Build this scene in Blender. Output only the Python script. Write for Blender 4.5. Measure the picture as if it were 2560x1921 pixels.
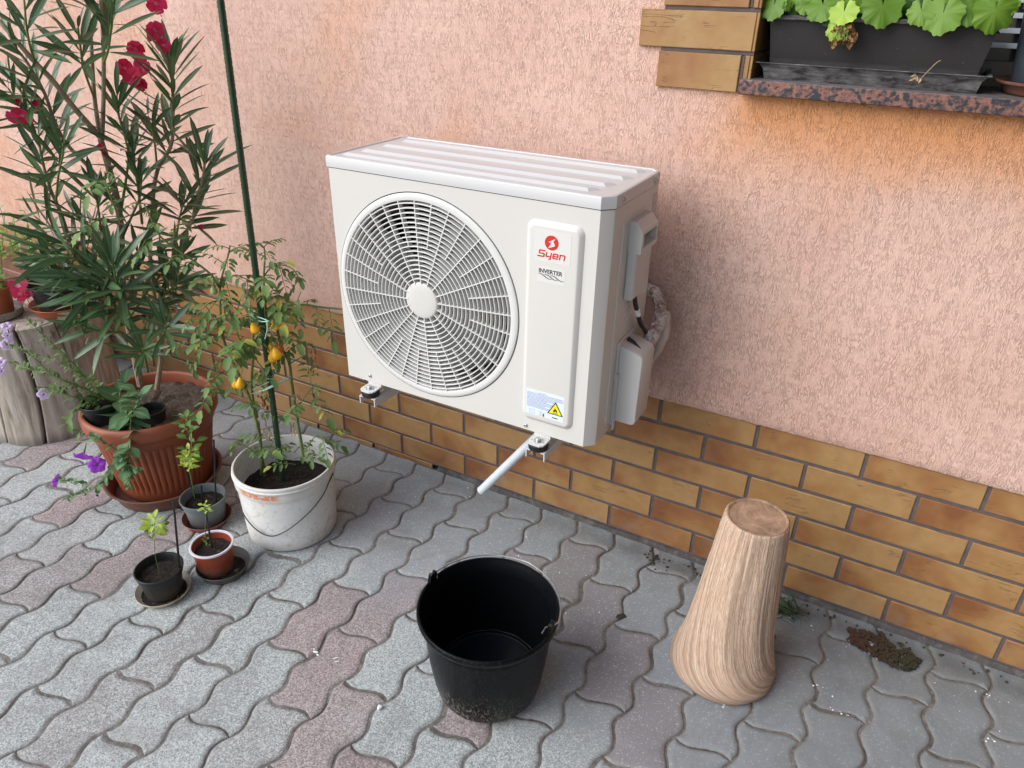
import bpy, math, random
from mathutils import Vector, Matrix, noise as mnoise
R = math.radians
PI = math.pi
random.seed(7)
scene = bpy.context.scene
for o in list(bpy.data.objects):
    bpy.data.objects.remove(o)
col = scene.collection

# ------------------------------------------------------------------ camera, light, exposure
cam_data = bpy.data.cameras.new('camera')
cam_data.sensor_width = 36.0
cam_data.lens = 25.985
cam_data.clip_start = 0.05
cam_data.clip_end = 500
cam = bpy.data.objects.new('camera', cam_data)
cam.location = (0.7289, -1.6646, 1.4324)
cam.rotation_euler = (R(61.370), R(-1.029), R(28.938))
col.objects.link(cam)
scene.camera = cam

SUN_DIR = Vector((-0.56, -0.66, 0.64)).normalized()      # towards the sun
world = bpy.data.worlds.new('World')
scene.world = world
world.use_nodes = True
wn = world.node_tree
wn.nodes.clear()
sky = wn.nodes.new('ShaderNodeTexSky')
sky.sky_type = 'NISHITA'
sky.sun_disc = False
sky.sun_elevation = math.asin(SUN_DIR.z)
sky.sun_rotation = math.atan2(SUN_DIR.x, SUN_DIR.y)
sky.dust_density = 1.0
sky.ozone_density = 1.0
hs = wn.nodes.new('ShaderNodeHueSaturation')
hs.inputs['Saturation'].default_value = 0.60
bg = wn.nodes.new('ShaderNodeBackground')
bg.inputs['Strength'].default_value = 0.13
wo = wn.nodes.new('ShaderNodeOutputWorld')
wn.links.new(sky.outputs[0], hs.inputs['Color'])
wn.links.new(hs.outputs[0], bg.inputs['Color'])
wn.links.new(bg.outputs[0], wo.inputs[0])

sd = bpy.data.lights.new('sun', 'SUN')
sd.energy = 1.5
sd.angle = R(54)
sd.color = (1.0, 0.985, 0.96)
sun = bpy.data.objects.new('sun', sd)
sun.rotation_euler = SUN_DIR.to_track_quat('Z', 'Y').to_euler()
sun.location = (-3, -3, 5)
col.objects.link(sun)

scene.view_settings.view_transform = 'Standard'
scene.view_settings.look = 'None'
scene.view_settings.gamma = 1.0
scene.view_settings.exposure = 0.95

# ------------------------------------------------------------------ node helpers
class NT:
    def __init__(self, name):
        self.m = bpy.data.materials.new(name)
        self.m.use_nodes = True
        self.t = self.m.node_tree
        self.t.nodes.clear()
        self.out = self.n('ShaderNodeOutputMaterial')
        self.b = self.n('ShaderNodeBsdfPrincipled')
        self.l(self.b.outputs[0], self.out.inputs[0])
    def n(self, typ, **kw):
        nd = self.t.nodes.new(typ)
        for k, v in kw.items():
            setattr(nd, k, v)
        return nd
    def l(self, a, b):
        self.t.links.new(a, b)
    def set(self, sock, v):
        if isinstance(v, bpy.types.NodeSocket):
            self.l(v, sock)
        elif v is not None:
            if isinstance(v, (tuple, list)) and len(v) == 3 and sock.type == 'RGBA':
                v = (*v, 1)
            sock.default_value = v
    def coord(self, kind='Object', scale=(1, 1, 1), rot=(0, 0, 0), loc=(0, 0, 0)):
        tc = self.n('ShaderNodeTexCoord')
        mp = self.n('ShaderNodeMapping')
        mp.inputs['Scale'].default_value = scale
        mp.inputs['Rotation'].default_value = rot
        mp.inputs['Location'].default_value = loc
        self.l(tc.outputs[kind], mp.inputs[0])
        return mp.outputs[0]
    def noise(self, vec, scale=5, detail=4, rough=.55, dist=0.0, color=False):
        nd = self.n('ShaderNodeTexNoise')
        self.set(nd.inputs['Vector'], vec)
        nd.inputs['Scale'].default_value = scale
        nd.inputs['Detail'].default_value = detail
        nd.inputs['Roughness'].default_value = rough
        nd.inputs['Distortion'].default_value = dist
        return nd.outputs['Color' if color else 'Fac']
    def voro(self, vec, scale=5, feature='F1', out='Distance', rand=1.0):
        nd = self.n('ShaderNodeTexVoronoi', feature=feature)
        self.set(nd.inputs['Vector'], vec)
        nd.inputs['Scale'].default_value = scale
        nd.inputs['Randomness'].default_value = rand
        return nd.outputs[out]
    def ramp(self, fac, stops, interp='LINEAR'):
        nd = self.n('ShaderNodeValToRGB')
        self.set(nd.inputs[0], fac)
        r = nd.color_ramp
        r.interpolation = interp
        while len(r.elements) > 1:
            r.elements.remove(r.elements[-1])
        for i, (p, c) in enumerate(stops):
            e = r.elements[0] if i == 0 else r.elements.new(p)
            e.position = p
            if isinstance(c, (int, float)):
                c = (c, c, c)
            e.color = (*c, 1)
        return nd.outputs[0]
    def mix(self, fac, a, b, mode='MIX'):
        nd = self.n('ShaderNodeMix', data_type='RGBA', blend_type=mode)
        self.set(nd.inputs[0], fac)
        self.set(nd.inputs[6], a)
        self.set(nd.inputs[7], b)
        return nd.outputs[2]
    def math(self, op, a, b=None, c=None, clamp=False):
        nd = self.n('ShaderNodeMath', operation=op, use_clamp=clamp)
        self.set(nd.inputs[0], a)
        self.set(nd.inputs[1], b)
        if c is not None:
            self.set(nd.inputs[2], c)
        return nd.outputs[0]
    def sep(self, vec):
        nd = self.n('ShaderNodeSeparateXYZ')
        self.l(vec, nd.inputs[0])
        return nd.outputs
    def comb(self, x, y, z):
        nd = self.n('ShaderNodeCombineXYZ')
        for s, v in zip(nd.inputs, (x, y, z)):
            self.set(s, v)
        return nd.outputs[0]
    def mapr(self, v, a, b, c=0.0, d=1.0, smooth=True):
        nd = self.n('ShaderNodeMapRange')
        if smooth:
            nd.interpolation_type = 'SMOOTHSTEP'
        self.set(nd.inputs[0], v)
        for i, q in enumerate((a, b, c, d)):
            nd.inputs[i + 1].default_value = q
        return nd.outputs[0]
    def attr(self, name, out='Color'):
        nd = self.n('ShaderNodeAttribute', attribute_name=name)
        return nd.outputs[out]
    def bump(self, h, strength=.5, dist=.002, normal=None):
        nd = self.n('ShaderNodeBump')
        self.set(nd.inputs['Height'], h)
        nd.inputs['Strength'].default_value = strength
        nd.inputs['Distance'].default_value = dist
        if normal is not None:
            self.l(normal, nd.inputs['Normal'])
        return nd.outputs[0]
    def done(self, color=None, rough=None, metal=None, normal=None, spec=None, **kw):
        b = self.b
        self.set(b.inputs['Base Color'], color)
        self.set(b.inputs['Roughness'], rough)
        self.set(b.inputs['Metallic'], metal)
        self.set(b.inputs['Normal'], normal)
        self.set(b.inputs['Specular IOR Level'], spec)
        for k, v in kw.items():
            self.set(b.inputs[k.replace('_', ' ')], v)
        return self.m

def simple(name, c, rough=.5, metal=0, var=.12, vscale=30, bump=0, bscale=200, dirt=None, dscale=12, dlo=.5, dhi=.7, spec=.5):
    """procedural surface: slight colour variation, optional dirt patches and fine bump"""
    t = NT(name)
    v = t.coord()
    n = t.noise(v, vscale, 5, .6)
    lo = tuple(x * (1 - var) for x in c)
    hi = tuple(min(1, x * (1 + var)) for x in c)
    cc = t.ramp(n, [(.3, lo), (.7, hi)])
    if dirt is not None:
        d = t.ramp(t.noise(v, dscale, 8, .7, .4), [(dlo, 0), (dhi, 1)])
        cc = t.mix(d, cc, dirt)
    nm = t.bump(t.noise(v, bscale, 4, .6), bump, .001) if bump else None
    return t.done(cc, t.mapr(n, .3, .7, rough * .9, min(1, rough * 1.1)), metal, nm, spec)

# ------------------------------------------------------------------ object helpers
def tag(o, label=None, cat=None, group=None, kind=None):
    if label: o['label'] = label
    if cat: o['category'] = cat
    if group: o['group'] = group
    if kind: o['kind'] = kind
    return o

def empty(name, loc, label, cat, group=None):
    o = bpy.data.objects.new(name, None)
    o.empty_display_size = .1
    o.location = loc
    col.objects.link(o)
    return tag(o, label, cat, group)

class MB:
    """collects geometry for ONE mesh object; every vertex carries an RGBA attribute"""
    def __init__(self):
        self.v = []; self.f = []; self.a = []; self.uv = None
    def add(self, vs, fs, at=(0, 0, 0, 1)):
        o = len(self.v)
        self.v += [tuple(x) for x in vs]
        self.f += [tuple(i + o for i in f) for f in fs]
        if at and isinstance(at[0], (tuple, list)):
            self.a += [tuple(x) for x in at]
        else:
            self.a += [tuple(at)] * len(vs)
        return self
    def box(self, x0, y0, z0, x1, y1, z1, at=(0, 0, 0, 1)):
        vs = [(x, y, z) for z in (z0, z1) for y in (y0, y1) for x in (x0, x1)]
        return self.add(vs, [(0, 2, 3, 1), (4, 5, 7, 6), (0, 1, 5, 4), (2, 6, 7, 3), (0, 4, 6, 2), (1, 3, 7, 5)], at)
    def bbox(self, x0, y0, z0, x1, y1, z1, b=.002, at=(0, 0, 0, 1)):
        """box with chamfered edges"""
        X = (x0, x0 + b, x1 - b, x1); Y = (y0, y0 + b, y1 - b, y1); Z = (z0, z0 + b, z1 - b, z1)
        vs = []; idx = {}
        def V(i, j, k):
            if (i, j, k) not in idx:
                idx[(i, j, k)] = len(vs); vs.append((X[i], Y[j], Z[k]))
            return idx[(i, j, k)]
        fs = []
        fs += [(V(1,1,0),V(1,2,0),V(2,2,0),V(2,1,0)), (V(1,1,3),V(2,1,3),V(2,2,3),V(1,2,3)),
               (V(1,0,1),V(2,0,1),V(2,0,2),V(1,0,2)), (V(1,3,1),V(1,3,2),V(2,3,2),V(2,3,1)),
               (V(0,1,1),V(0,1,2),V(0,2,2),V(0,2,1)), (V(3,1,1),V(3,2,1),V(3,2,2),V(3,1,2))]
        for i, ii in ((1, 0), (2, 3)):
            for j, jj in ((1, 0), (2, 3)):
                fs.append((V(ii,j,1),V(ii,j,2),V(i,jj,2),V(i,jj,1)))
                for k, kk in ((1, 0), (2, 3)):
                    fs.append((V(ii,j,k),V(i,jj,k),V(i,j,kk)))
            for k, kk in ((1, 0), (2, 3)):
                fs.append((V(ii,1,k),V(ii,2,k),V(i,2,kk),V(i,1,kk)))
        for j, jj in ((1, 0), (2, 3)):
            for k, kk in ((1, 0), (2, 3)):
                fs.append((V(1,jj,k),V(2,jj,k),V(2,j,kk),V(1,j,kk)))
        return self.add(vs, fs, at)
    def tube(self, pts, r, seg=8, cap=True, at=(0, 0, 0, 1), atf=None):
        pts = [Vector(p) for p in pts]
        n = len(pts)
        rs = [r] * n if isinstance(r, (int, float)) else list(r)
        vs = []; fs = []; av = []
        up = Vector((0, 0, 1))
        prev = None
        for i, p in enumerate(pts):
            d = (pts[min(i + 1, n - 1)] - pts[max(i - 1, 0)]).normalized()
            if prev is None:
                s = d.cross(up)
                if s.length < .05: s = d.cross(Vector((1, 0, 0)))
            else:
                s = prev - d * prev.dot(d)
            s.normalize(); prev = s
            t = s.cross(d)
            for k in range(seg):
                a = 2 * PI * k / seg
                vs.append(p + (s * math.cos(a) + t * math.sin(a)) * rs[i])
                av.append(atf(i / (n - 1)) if atf else at)
        for i in range(n - 1):
            for k in range(seg):
                k2 = (k + 1) % seg
                fs.append((i * seg + k, (i + 1) * seg + k, (i + 1) * seg + k2, i * seg + k2))
        if cap:
            fs.append(tuple(range(seg)))
            fs.append(tuple((n - 1) * seg + k for k in reversed(range(seg))))
        return self.add(vs, fs, av)
    def lathe(self, prof, seg=64, c=(0, 0, 0), f=None, axis='z', at=(0, 0, 0, 1), uv=False):
        """prof: list of (radius, height); f(radius, height, angle) -> radius, height"""
        vs = []; fs = []; rings = []
        for (r, z) in prof:
            if r < 1e-6:
                rings.append([len(vs)]); vs.append((0, 0, z))
            else:
                ring = []
                for k in range(seg):
                    a = 2 * PI * k / seg
                    rr, zz = f(r, z, a) if f else (r, z)
                    ring.append(len(vs)); vs.append((rr * math.cos(a), rr * math.sin(a), zz))
                rings.append(ring)
        for A, B in zip(rings, rings[1:]):
            for k in range(seg):
                k2 = (k + 1) % seg
                if len(A) == 1 and len(B) == 1: break
                if len(A) == 1: fs.append((A[0], B[k2], B[k]))
                elif len(B) == 1: fs.append((A[k], A[k2], B[0]))
                else: fs.append((A[k], A[k2], B[k2], B[k]))
        if axis == 'y':       # height runs towards -y
            vs = [(x, -z, y) for x, y, z in vs]
        vs = [(x + c[0], y + c[1], z + c[2]) for x, y, z in vs]
        return self.add(vs, fs, at)
    def build(self, name, mat, parent=None, smooth=True, sharp=40, loc=None, thick=None, local=False):
        me = bpy.data.meshes.new(name)
        off = Vector((0, 0, 0))
        if parent is not None and not local:
            off = parent.matrix_basis.translation if parent.parent is None else Vector(parent['_w'])
        elif loc is not None and not local:
            off = Vector(loc)
        me.from_pydata([Vector(v) - off for v in self.v], [], self.f)
        at = me.color_attributes.new('col', 'FLOAT_COLOR', 'POINT')
        flat = [c for a in self.a for c in (a if len(a) == 4 else (*a, 1))]
        at.data.foreach_set('color', flat)
        me.materials.append(mat)
        me.validate()
        if smooth:
            me.polygons.foreach_set('use_smooth', [True] * len(me.polygons))
            me.update()
            me.set_sharp_from_angle(angle=R(sharp))
        me.update()
        o = bpy.data.objects.new(name, me)
        col.objects.link(o)
        if parent is not None:
            o.parent = parent
            o['_w'] = tuple(off)
        elif loc is not None:
            o.location = loc
            o['_w'] = tuple(off)
        else:
            o['_w'] = (0, 0, 0)
        if thick:
            md = o.modifiers.new('thickness', 'SOLIDIFY'); md.thickness = thick; md.offset = 0
        return o

def spline(pts, n=8):
    """Catmull-Rom through the points"""
    P = [Vector(p) for p in pts]
    if len(P) < 3:
        return [P[0].lerp(P[-1], i / n) for i in range(n + 1)]
    P = [P[0] * 2 - P[1]] + P + [P[-1] * 2 - P[-2]]
    out = []
    for i in range(1, len(P) - 2):
        for k in range(n):
            t = k / n
            a, b, c, d = P[i - 1], P[i], P[i + 1], P[i + 2]
            out.append(.5 * ((2 * b) + (c - a) * t + (2 * a - 5 * b + 4 * c - d) * t * t + (3 * b - a - 3 * c + d) * t ** 3))
    out.append(P[-2].copy())
    return out

def poly_extrude(mb, pts, y0, y1, at=(0, 0, 0, 1)):
    """flat outline in the x-z plane given thickness along y (y0 front)"""
    n = len(pts)
    vs = [(x, y0, z) for x, z in pts] + [(x, y1, z) for x, z in pts]
    fs = [tuple(range(n)), tuple(reversed(range(n, 2 * n)))]
    fs += [(i, i + n, (i + 1) % n + n, (i + 1) % n) for i in range(n)]
    mb.add(vs, fs, at)
OLE = [[[[-1.255,-0.44,0.296],[-1.254,-0.43,0.517],[-1.245,-0.43,0.603],[-1.188,-0.42,0.837],[-1.184,-0.42,0.973],[-1.205,-0.41,1.042]],0.011,0.008,9,0],[[[-1.205,-0.41,1.042],[-1.203,-0.4,1.15],[-1.188,-0.38,1.3],[-1.185,-0.37,1.398]],0.006,0.004,0.82,0.12],[[[-1.199,-0.41,1.042],[-1.117,-0.43,1.167],[-1.063,-0.44,1.273],[-1.013,-0.45,1.401]],0.006,0.004,0.86,0.12],[[[-1.077,-0.44,1.237],[-1.012,-0.46,1.28],[-0.962,-0.47,1.347],[-0.928,-0.47,1.403]],0.003,0.0025,0.25,0.12],[[[-1.205,-0.4,1.141],[-1.158,-0.44,1.219],[-1.122,-0.46,1.264],[-1.097,-0.47,1.316]],0.003,0.0025,0.4,0.11],[[[-1.191,-0.42,1.053],[-1.204,-0.46,1.126],[-1.203,-0.5,1.198],[-1.222,-0.52,1.239],[-1.233,-0.55,1.297],[-1.281,-0.56,1.354]],0.0075,0.005,9,0.11],[[[-1.222,-0.52,1.239],[-1.188,-0.54,1.286],[-1.162,-0.55,1.329],[-1.147,-0.55,1.374]],0.003,0.002,0.2,0.1],[[[-1.294,-0.48,0.677],[-1.31,-0.5,0.763],[-1.288,-0.52,0.858],[-1.286,-0.53,0.92],[-1.271,-0.54,0.984],[-1.243,-0.55,1.064]],0.006,0.003,0.45,0.12],[[[-1.275,-0.53,0.898],[-1.217,-0.54,0.971],[-1.163,-0.55,1.024],[-1.143,-0.55,1.06]],0.003,0.002,0.3,0.1],[[[-1.189,-0.42,0.864],[-1.241,-0.43,0.956],[-1.278,-0.46,1.03],[-1.273,-0.48,1.095],[-1.249,-0.5,1.162],[-1.234,-0.53,1.234],[-1.242,-0.55,1.279]],0.006,0.003,0.42,0.12],[[[-1.278,-0.46,1.03],[-1.279,-0.5,1.067],[-1.308,-0.53,1.118],[-1.312,-0.55,1.176]],0.003,0.002,0.35,0.11],[[[-1.282,-0.5,1.097],[-1.271,-0.54,1.16],[-1.288,-0.55,1.205]],0.003,0.002,0.3,0.11],[[[-1.178,-0.44,0.304],[-1.175,-0.4,0.418],[-1.208,-0.36,0.555],[-1.21,-0.34,0.7],[-1.163,-0.33,0.855],[-1.124,-0.32,0.953],[-1.057,-0.31,1.03],[-1.035,-0.3,1.122],[-1.028,-0.29,1.201],[-1.02,-0.29,1.258]],0.008,0.003,0.63,0.12],[[[-1.124,-0.32,0.953],[-1.085,-0.34,1.023],[-1.069,-0.35,1.072],[-1.074,-0.35,1.106]],0.003,0.002,0.35,0.1],[[[-1.188,-0.42,0.837],[-1.152,-0.4,0.941],[-1.116,-0.4,1.019],[-1.12,-0.4,1.099],[-1.111,-0.4,1.158]],0.004,0.002,0.45,0.11],[[[-1.184,-0.36,0.805],[-1.166,-0.36,0.91],[-1.146,-0.37,0.979],[-1.136,-0.37,1.032]],0.004,0.002,0.35,0.11],[[[-1.21,-0.34,0.7],[-1.105,-0.32,0.761],[-1.039,-0.31,0.816],[-1.009,-0.3,0.885],[-0.978,-0.29,0.953],[-0.96,-0.29,0.997]],0.005,0.003,0.35,0.12],[[[-1.105,-0.32,0.761],[-1.053,-0.33,0.841],[-1.02,-0.33,0.89]],0.003,0.002,0.3,0.11],[[[-1.204,-0.46,0.409],[-1.202,-0.5,0.493],[-1.201,-0.54,0.584],[-1.235,-0.56,0.643],[-1.254,-0.58,0.693],[-1.28,-0.59,0.72]],0.006,0.003,0.4,0.13],[[[-1.213,-0.45,0.617],[-1.199,-0.5,0.69],[-1.218,-0.54,0.756],[-1.233,-0.56,0.793],[-1.288,-0.57,0.808]],0.006,0.003,0.25,0.13],[[[-1.198,-0.44,0.731],[-1.207,-0.48,0.787],[-1.224,-0.5,0.823],[-1.245,-0.51,0.86]],0.004,0.003,0.15,0.12],[[[-1.185,-0.45,0.369],[-1.057,-0.53,0.484],[-0.976,-0.58,0.554]],0.004,0.003,0.6,0.1],[[[-1.145,-0.42,0.434],[-0.994,-0.5,0.555],[-0.915,-0.54,0.622]],0.004,0.003,0.6,0.1],[[[-1.222,-0.45,0.531],[-1.162,-0.42,0.611],[-1.098,-0.4,0.678],[-1.041,-0.38,0.73]],0.004,0.003,0.2,0.12],[[[-1.213,-0.45,0.617],[-1.143,-0.52,0.672],[-1.132,-0.57,0.714],[-1.175,-0.6,0.726]],0.004,0.003,0.3,0.13],[[[-1.208,-0.46,0.501],[-1.132,-0.53,0.619],[-1.121,-0.58,0.686],[-1.213,-0.6,0.638]],0.004,0.003,0.3,0.13],[[[-1.19,-0.43,0.776],[-1.147,-0.41,0.846],[-1.107,-0.4,0.904],[-1.085,-0.4,0.96]],0.004,0.002,0.2,0.11],[[[-1.212,-0.46,0.71],[-1.189,-0.48,0.812],[-1.163,-0.49,0.884],[-1.159,-0.49,0.937]],0.004,0.002,0.25,0.11],[[[-1.194,-0.46,0.465],[-1.112,-0.44,0.579],[-1.035,-0.43,0.653],[-0.978,-0.42,0.696]],0.004,0.002,0.3,0.11],[[[-1.235,-0.44,0.577],[-1.15,-0.45,0.684],[-1.086,-0.46,0.757],[-1.036,-0.46,0.81]],0.004,0.002,0.2,0.11],[[[-1.218,-0.5,0.686],[-1.175,-0.56,0.747],[-1.186,-0.6,0.779],[-1.242,-0.62,0.775]],0.004,0.002,0.2,0.12],[[[-1.31,-0.5,0.763],[-1.317,-0.53,0.804],[-1.346,-0.54,0.824],[-1.365,-0.55,0.846]],0.003,0.002,0.2,0.12],[[[-1.168,-0.47,0.552],[-1.103,-0.52,0.646],[-1.051,-0.56,0.727],[-1.031,-0.57,0.788]],0.003,0.002,0.2,0.12],[[[-1.192,-0.38,0.513],[-1.151,-0.36,0.554],[-1.108,-0.35,0.623],[-1.107,-0.35,0.685]],0.003,0.002,0.2,0.11],[[[-1.192,-0.5,0.52],[-1.185,-0.55,0.542],[-1.188,-0.6,0.573]],0.003,0.002,0.2,0.12]]
OFL = [[-1.083,-0.33,1.224,1],[-1.14,-0.34,1.217,1],[-1.098,-0.35,1.196,1],[-1.092,-0.34,1.184,0.8],[-1.11,-0.32,1.263,1],[-1.046,-0.3,1.308,1],[-1.026,-0.3,1.275,0.8],[-1.073,-0.3,1.289,0.6],[-1.025,-0.3,1.368,1],[-1.267,-0.56,1.117,1],[-1.301,-0.56,1.107,0.8],[-1.278,-0.55,1.151,0.5],[-1.261,-0.52,1.144,0.5],[-1.131,-0.46,1.035,0.6],[-1.417,-0.62,0.656,0.9],[-1.42,-0.62,0.631,0.9],[-1.384,-0.62,0.635,0.7],[-1.173,-0.5,0.836,0.5],[-1.013,-0.3,0.809,0.5],[-1.14,-0.45,1.019,0.4]]
TOM = [[[[-0.742,-0.455,0.147],[-0.736,-0.45,0.328],[-0.739,-0.45,0.427],[-0.715,-0.44,0.562],[-0.683,-0.43,0.659],[-0.663,-0.42,0.726]],0.0045,0.003,0.25],[[[-0.747,-0.46,0.151],[-0.728,-0.46,0.28],[-0.728,-0.47,0.415],[-0.757,-0.47,0.49],[-0.781,-0.47,0.544],[-0.789,-0.47,0.604],[-0.784,-0.46,0.709],[-0.775,-0.45,0.757],[-0.753,-0.44,0.811],[-0.739,-0.44,0.84]],0.0045,0.002,0.38],[[[-0.782,-0.46,0.726],[-0.79,-0.47,0.762],[-0.827,-0.49,0.802],[-0.854,-0.51,0.832],[-0.876,-0.53,0.866],[-0.883,-0.54,0.917],[-0.896,-0.54,0.945]],0.003,0.002,0.3],[[[-0.977,-0.56,0.888],[-0.971,-0.57,0.95],[-0.979,-0.57,0.987],[-0.972,-0.57,1.017]],0.002,0.0015,0.1],[[[-0.61,-0.42,0.238],[-0.622,-0.41,0.3],[-0.636,-0.4,0.373],[-0.646,-0.39,0.45],[-0.656,-0.38,0.505],[-0.675,-0.38,0.549],[-0.686,-0.38,0.605],[-0.704,-0.39,0.627],[-0.686,-0.4,0.715],[-0.691,-0.39,0.756],[-0.688,-0.38,0.805],[-0.687,-0.38,0.829]],0.005,0.002,0.42],[[[-0.704,-0.39,0.627],[-0.682,-0.36,0.657],[-0.627,-0.33,0.667],[-0.597,-0.3,0.656],[-0.55,-0.26,0.645]],0.0035,0.0025,0.1],[[[-0.691,-0.39,0.754],[-0.698,-0.36,0.763],[-0.682,-0.34,0.77],[-0.661,-0.32,0.758],[-0.648,-0.31,0.726]],0.002,0.001,0.2],[[[-0.765,-0.47,0.455],[-0.769,-0.49,0.505],[-0.79,-0.51,0.485],[-0.811,-0.52,0.447]],0.002,0.001,0.2],[[[-0.781,-0.47,0.544],[-0.784,-0.5,0.583],[-0.805,-0.53,0.601],[-0.852,-0.55,0.563]],0.002,0.001,0.2],[[[-0.656,-0.38,0.505],[-0.617,-0.36,0.531],[-0.58,-0.35,0.56]],0.002,0.001,2],[[[-0.636,-0.4,0.373],[-0.589,-0.39,0.441],[-0.566,-0.38,0.468]],0.002,0.001,0.2],[[[-0.604,-0.42,0.258],[-0.55,-0.42,0.329],[-0.512,-0.42,0.348]],0.002,0.001,0.2],[[[-0.729,-0.46,0.211],[-0.759,-0.48,0.254],[-0.78,-0.5,0.278]],0.002,0.001,0.2],[[[-0.779,-0.46,0.694],[-0.786,-0.5,0.695],[-0.815,-0.52,0.663]],0.002,0.001,0.2],[[[-0.686,-0.38,0.605],[-0.665,-0.36,0.591],[-0.642,-0.35,0.568],[-0.64,-0.34,0.504]],0.002,0.001,0.2],[[[-0.715,-0.44,0.562],[-0.738,-0.46,0.589],[-0.74,-0.46,0.646],[-0.724,-0.45,0.702]],0.002,0.001,0.1],[[[-0.777,-0.45,0.746],[-0.736,-0.44,0.761],[-0.706,-0.43,0.753]],0.002,0.001,0.1],[[[-0.714,-0.44,0.528],[-0.679,-0.45,0.506],[-0.69,-0.46,0.471]],0.002,0.001,0.1],[[[-0.696,-0.4,0.679],[-0.669,-0.38,0.7],[-0.659,-0.38,0.68]],0.002,0.001,0.2],[[[-0.789,-0.47,0.604],[-0.736,-0.46,0.602],[-0.693,-0.46,0.6]],0.002,0.001,0.2]]
TFR = [[-0.675,-0.46,0.636,0],[-0.659,-0.43,0.546,0],[-0.633,-0.44,0.565,0],[-0.653,-0.41,0.563,2],[-0.673,-0.42,0.563,0],[-0.735,-0.5,0.477,0],[-0.72,-0.5,0.48,0],[-0.619,-0.36,0.675,1],[-0.779,-0.48,0.726,1],[-0.652,-0.41,0.633,0]]
STAKE = [[-0.682,-0.443,0.12],[-0.682,-0.4,1.5]]
TIE = [[[-0.712,-0.44,0.67],[-0.675,-0.45,0.668],[-0.641,-0.45,0.665],[-0.637,-0.45,0.663]],[[-0.721,-0.43,0.656],[-0.669,-0.445,0.653],[-0.631,-0.45,0.664]],[[-0.637,-0.45,0.663],[-0.64,-0.452,0.638],[-0.65,-0.455,0.611]],[[-0.728,-0.46,0.429],[-0.676,-0.455,0.458],[-0.635,-0.44,0.483],[-0.637,-0.4,0.48]],[[-0.737,-0.45,0.434],[-0.687,-0.45,0.465],[-0.666,-0.45,0.479]],[[-0.706,-0.465,0.44],[-0.646,-0.46,0.473],[-0.641,-0.4,0.471]]]
PET = [[[[-1.142,-0.55,0.319],[-1.088,-0.6,0.294],[-1.022,-0.66,0.268],[-1.027,-0.68,0.211]],0.004,0.002,0,0.085],[[[-1.156,-0.56,0.293],[-1.14,-0.58,0.362],[-1.122,-0.57,0.402]],0.003,0.002,0,0.08],[[[-1.143,-0.6,0.277],[-1.03,-0.6,0.378],[-1.025,-0.6,0.418]],0.003,0.002,0,0.07],[[[-1.022,-0.66,0.268],[-1.033,-0.69,0.242],[-1.098,-0.7,0.17],[-1.14,-0.72,0.124],[-1.271,-0.74,0.051]],0.002,0.0012,0.1,0.025],[[[-1.034,-0.67,0.229],[-1.006,-0.69,0.197],[-1.029,-0.69,0.147]],0.002,0.0012,0.1,0.025],[[[-1.058,-0.67,0.248],[-1.084,-0.7,0.297],[-1.109,-0.71,0.307]],0.002,0.0012,0.2,0.025],[[[-1.057,-0.68,0.214],[-1.001,-0.68,0.227],[-0.979,-0.68,0.217]],0.002,0.0012,0.2,0.025],[[[-1.14,-0.72,0.124],[-1.196,-0.73,0.131],[-1.292,-0.74,0.112]],0.0015,0.001,0.3,0.02],[[[-1.106,-0.68,0.292],[-1.135,-0.7,0.277],[-1.212,-0.71,0.252]],0.0015,0.001,2,0.02]]
PFL = [[-1.139,-0.73,0.239,1],[-1.079,-0.73,0.232,1],[-1.307,-0.74,0.101,0.8]]
LIL = [[[[-1.223,-0.55,0.295],[-1.24,-0.6,0.356],[-1.255,-0.64,0.397],[-1.287,-0.67,0.428],[-1.342,-0.69,0.441],[-1.415,-0.7,0.452]],0.003,0.0015,0.1,0.03],[[[-1.24,-0.6,0.356],[-1.234,-0.62,0.433],[-1.242,-0.64,0.49],[-1.269,-0.66,0.541],[-1.319,-0.67,0.593]],0.002,0.001,0.2,0.03],[[[-1.22,-0.57,0.279],[-1.221,-0.62,0.331],[-1.234,-0.66,0.334],[-1.273,-0.68,0.278]],0.003,0.0015,0,0.05],[[[-1.244,-0.58,0.277],[-1.212,-0.63,0.271],[-1.252,-0.66,0.247]],0.003,0.0015,0,0.05],[[[-1.223,-0.57,0.319],[-1.237,-0.63,0.345],[-1.254,-0.67,0.379],[-1.309,-0.69,0.393]],0.002,0.001,0.1,0.035],[[[-1.231,-0.6,0.332],[-1.187,-0.63,0.424],[-1.197,-0.65,0.456],[-1.261,-0.67,0.485],[-1.352,-0.69,0.495]],0.002,0.001,0.1,0.03],[[[-1.255,-0.64,0.397],[-1.268,-0.67,0.388],[-1.312,-0.69,0.385]],0.002,0.001,0.1,0.03],[[[-1.211,-0.56,0.29],[-1.235,-0.58,0.348],[-1.206,-0.6,0.418]],0.002,0.001,0.1,0.045],[[[-1.287,-0.67,0.428],[-1.324,-0.68,0.473],[-1.367,-0.69,0.504],[-1.406,-0.7,0.505]],0.002,0.001,0.1,0.02]]
LFL = [[-1.376,-0.7,0.573,0.8],[-1.389,-0.7,0.542,0.7],[-1.411,-0.7,0.507,0.9],[-1.322,-0.69,0.368,0.9],[-1.476,-0.7,0.436,0.8],[-1.492,-0.7,0.402,0.7]]
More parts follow.
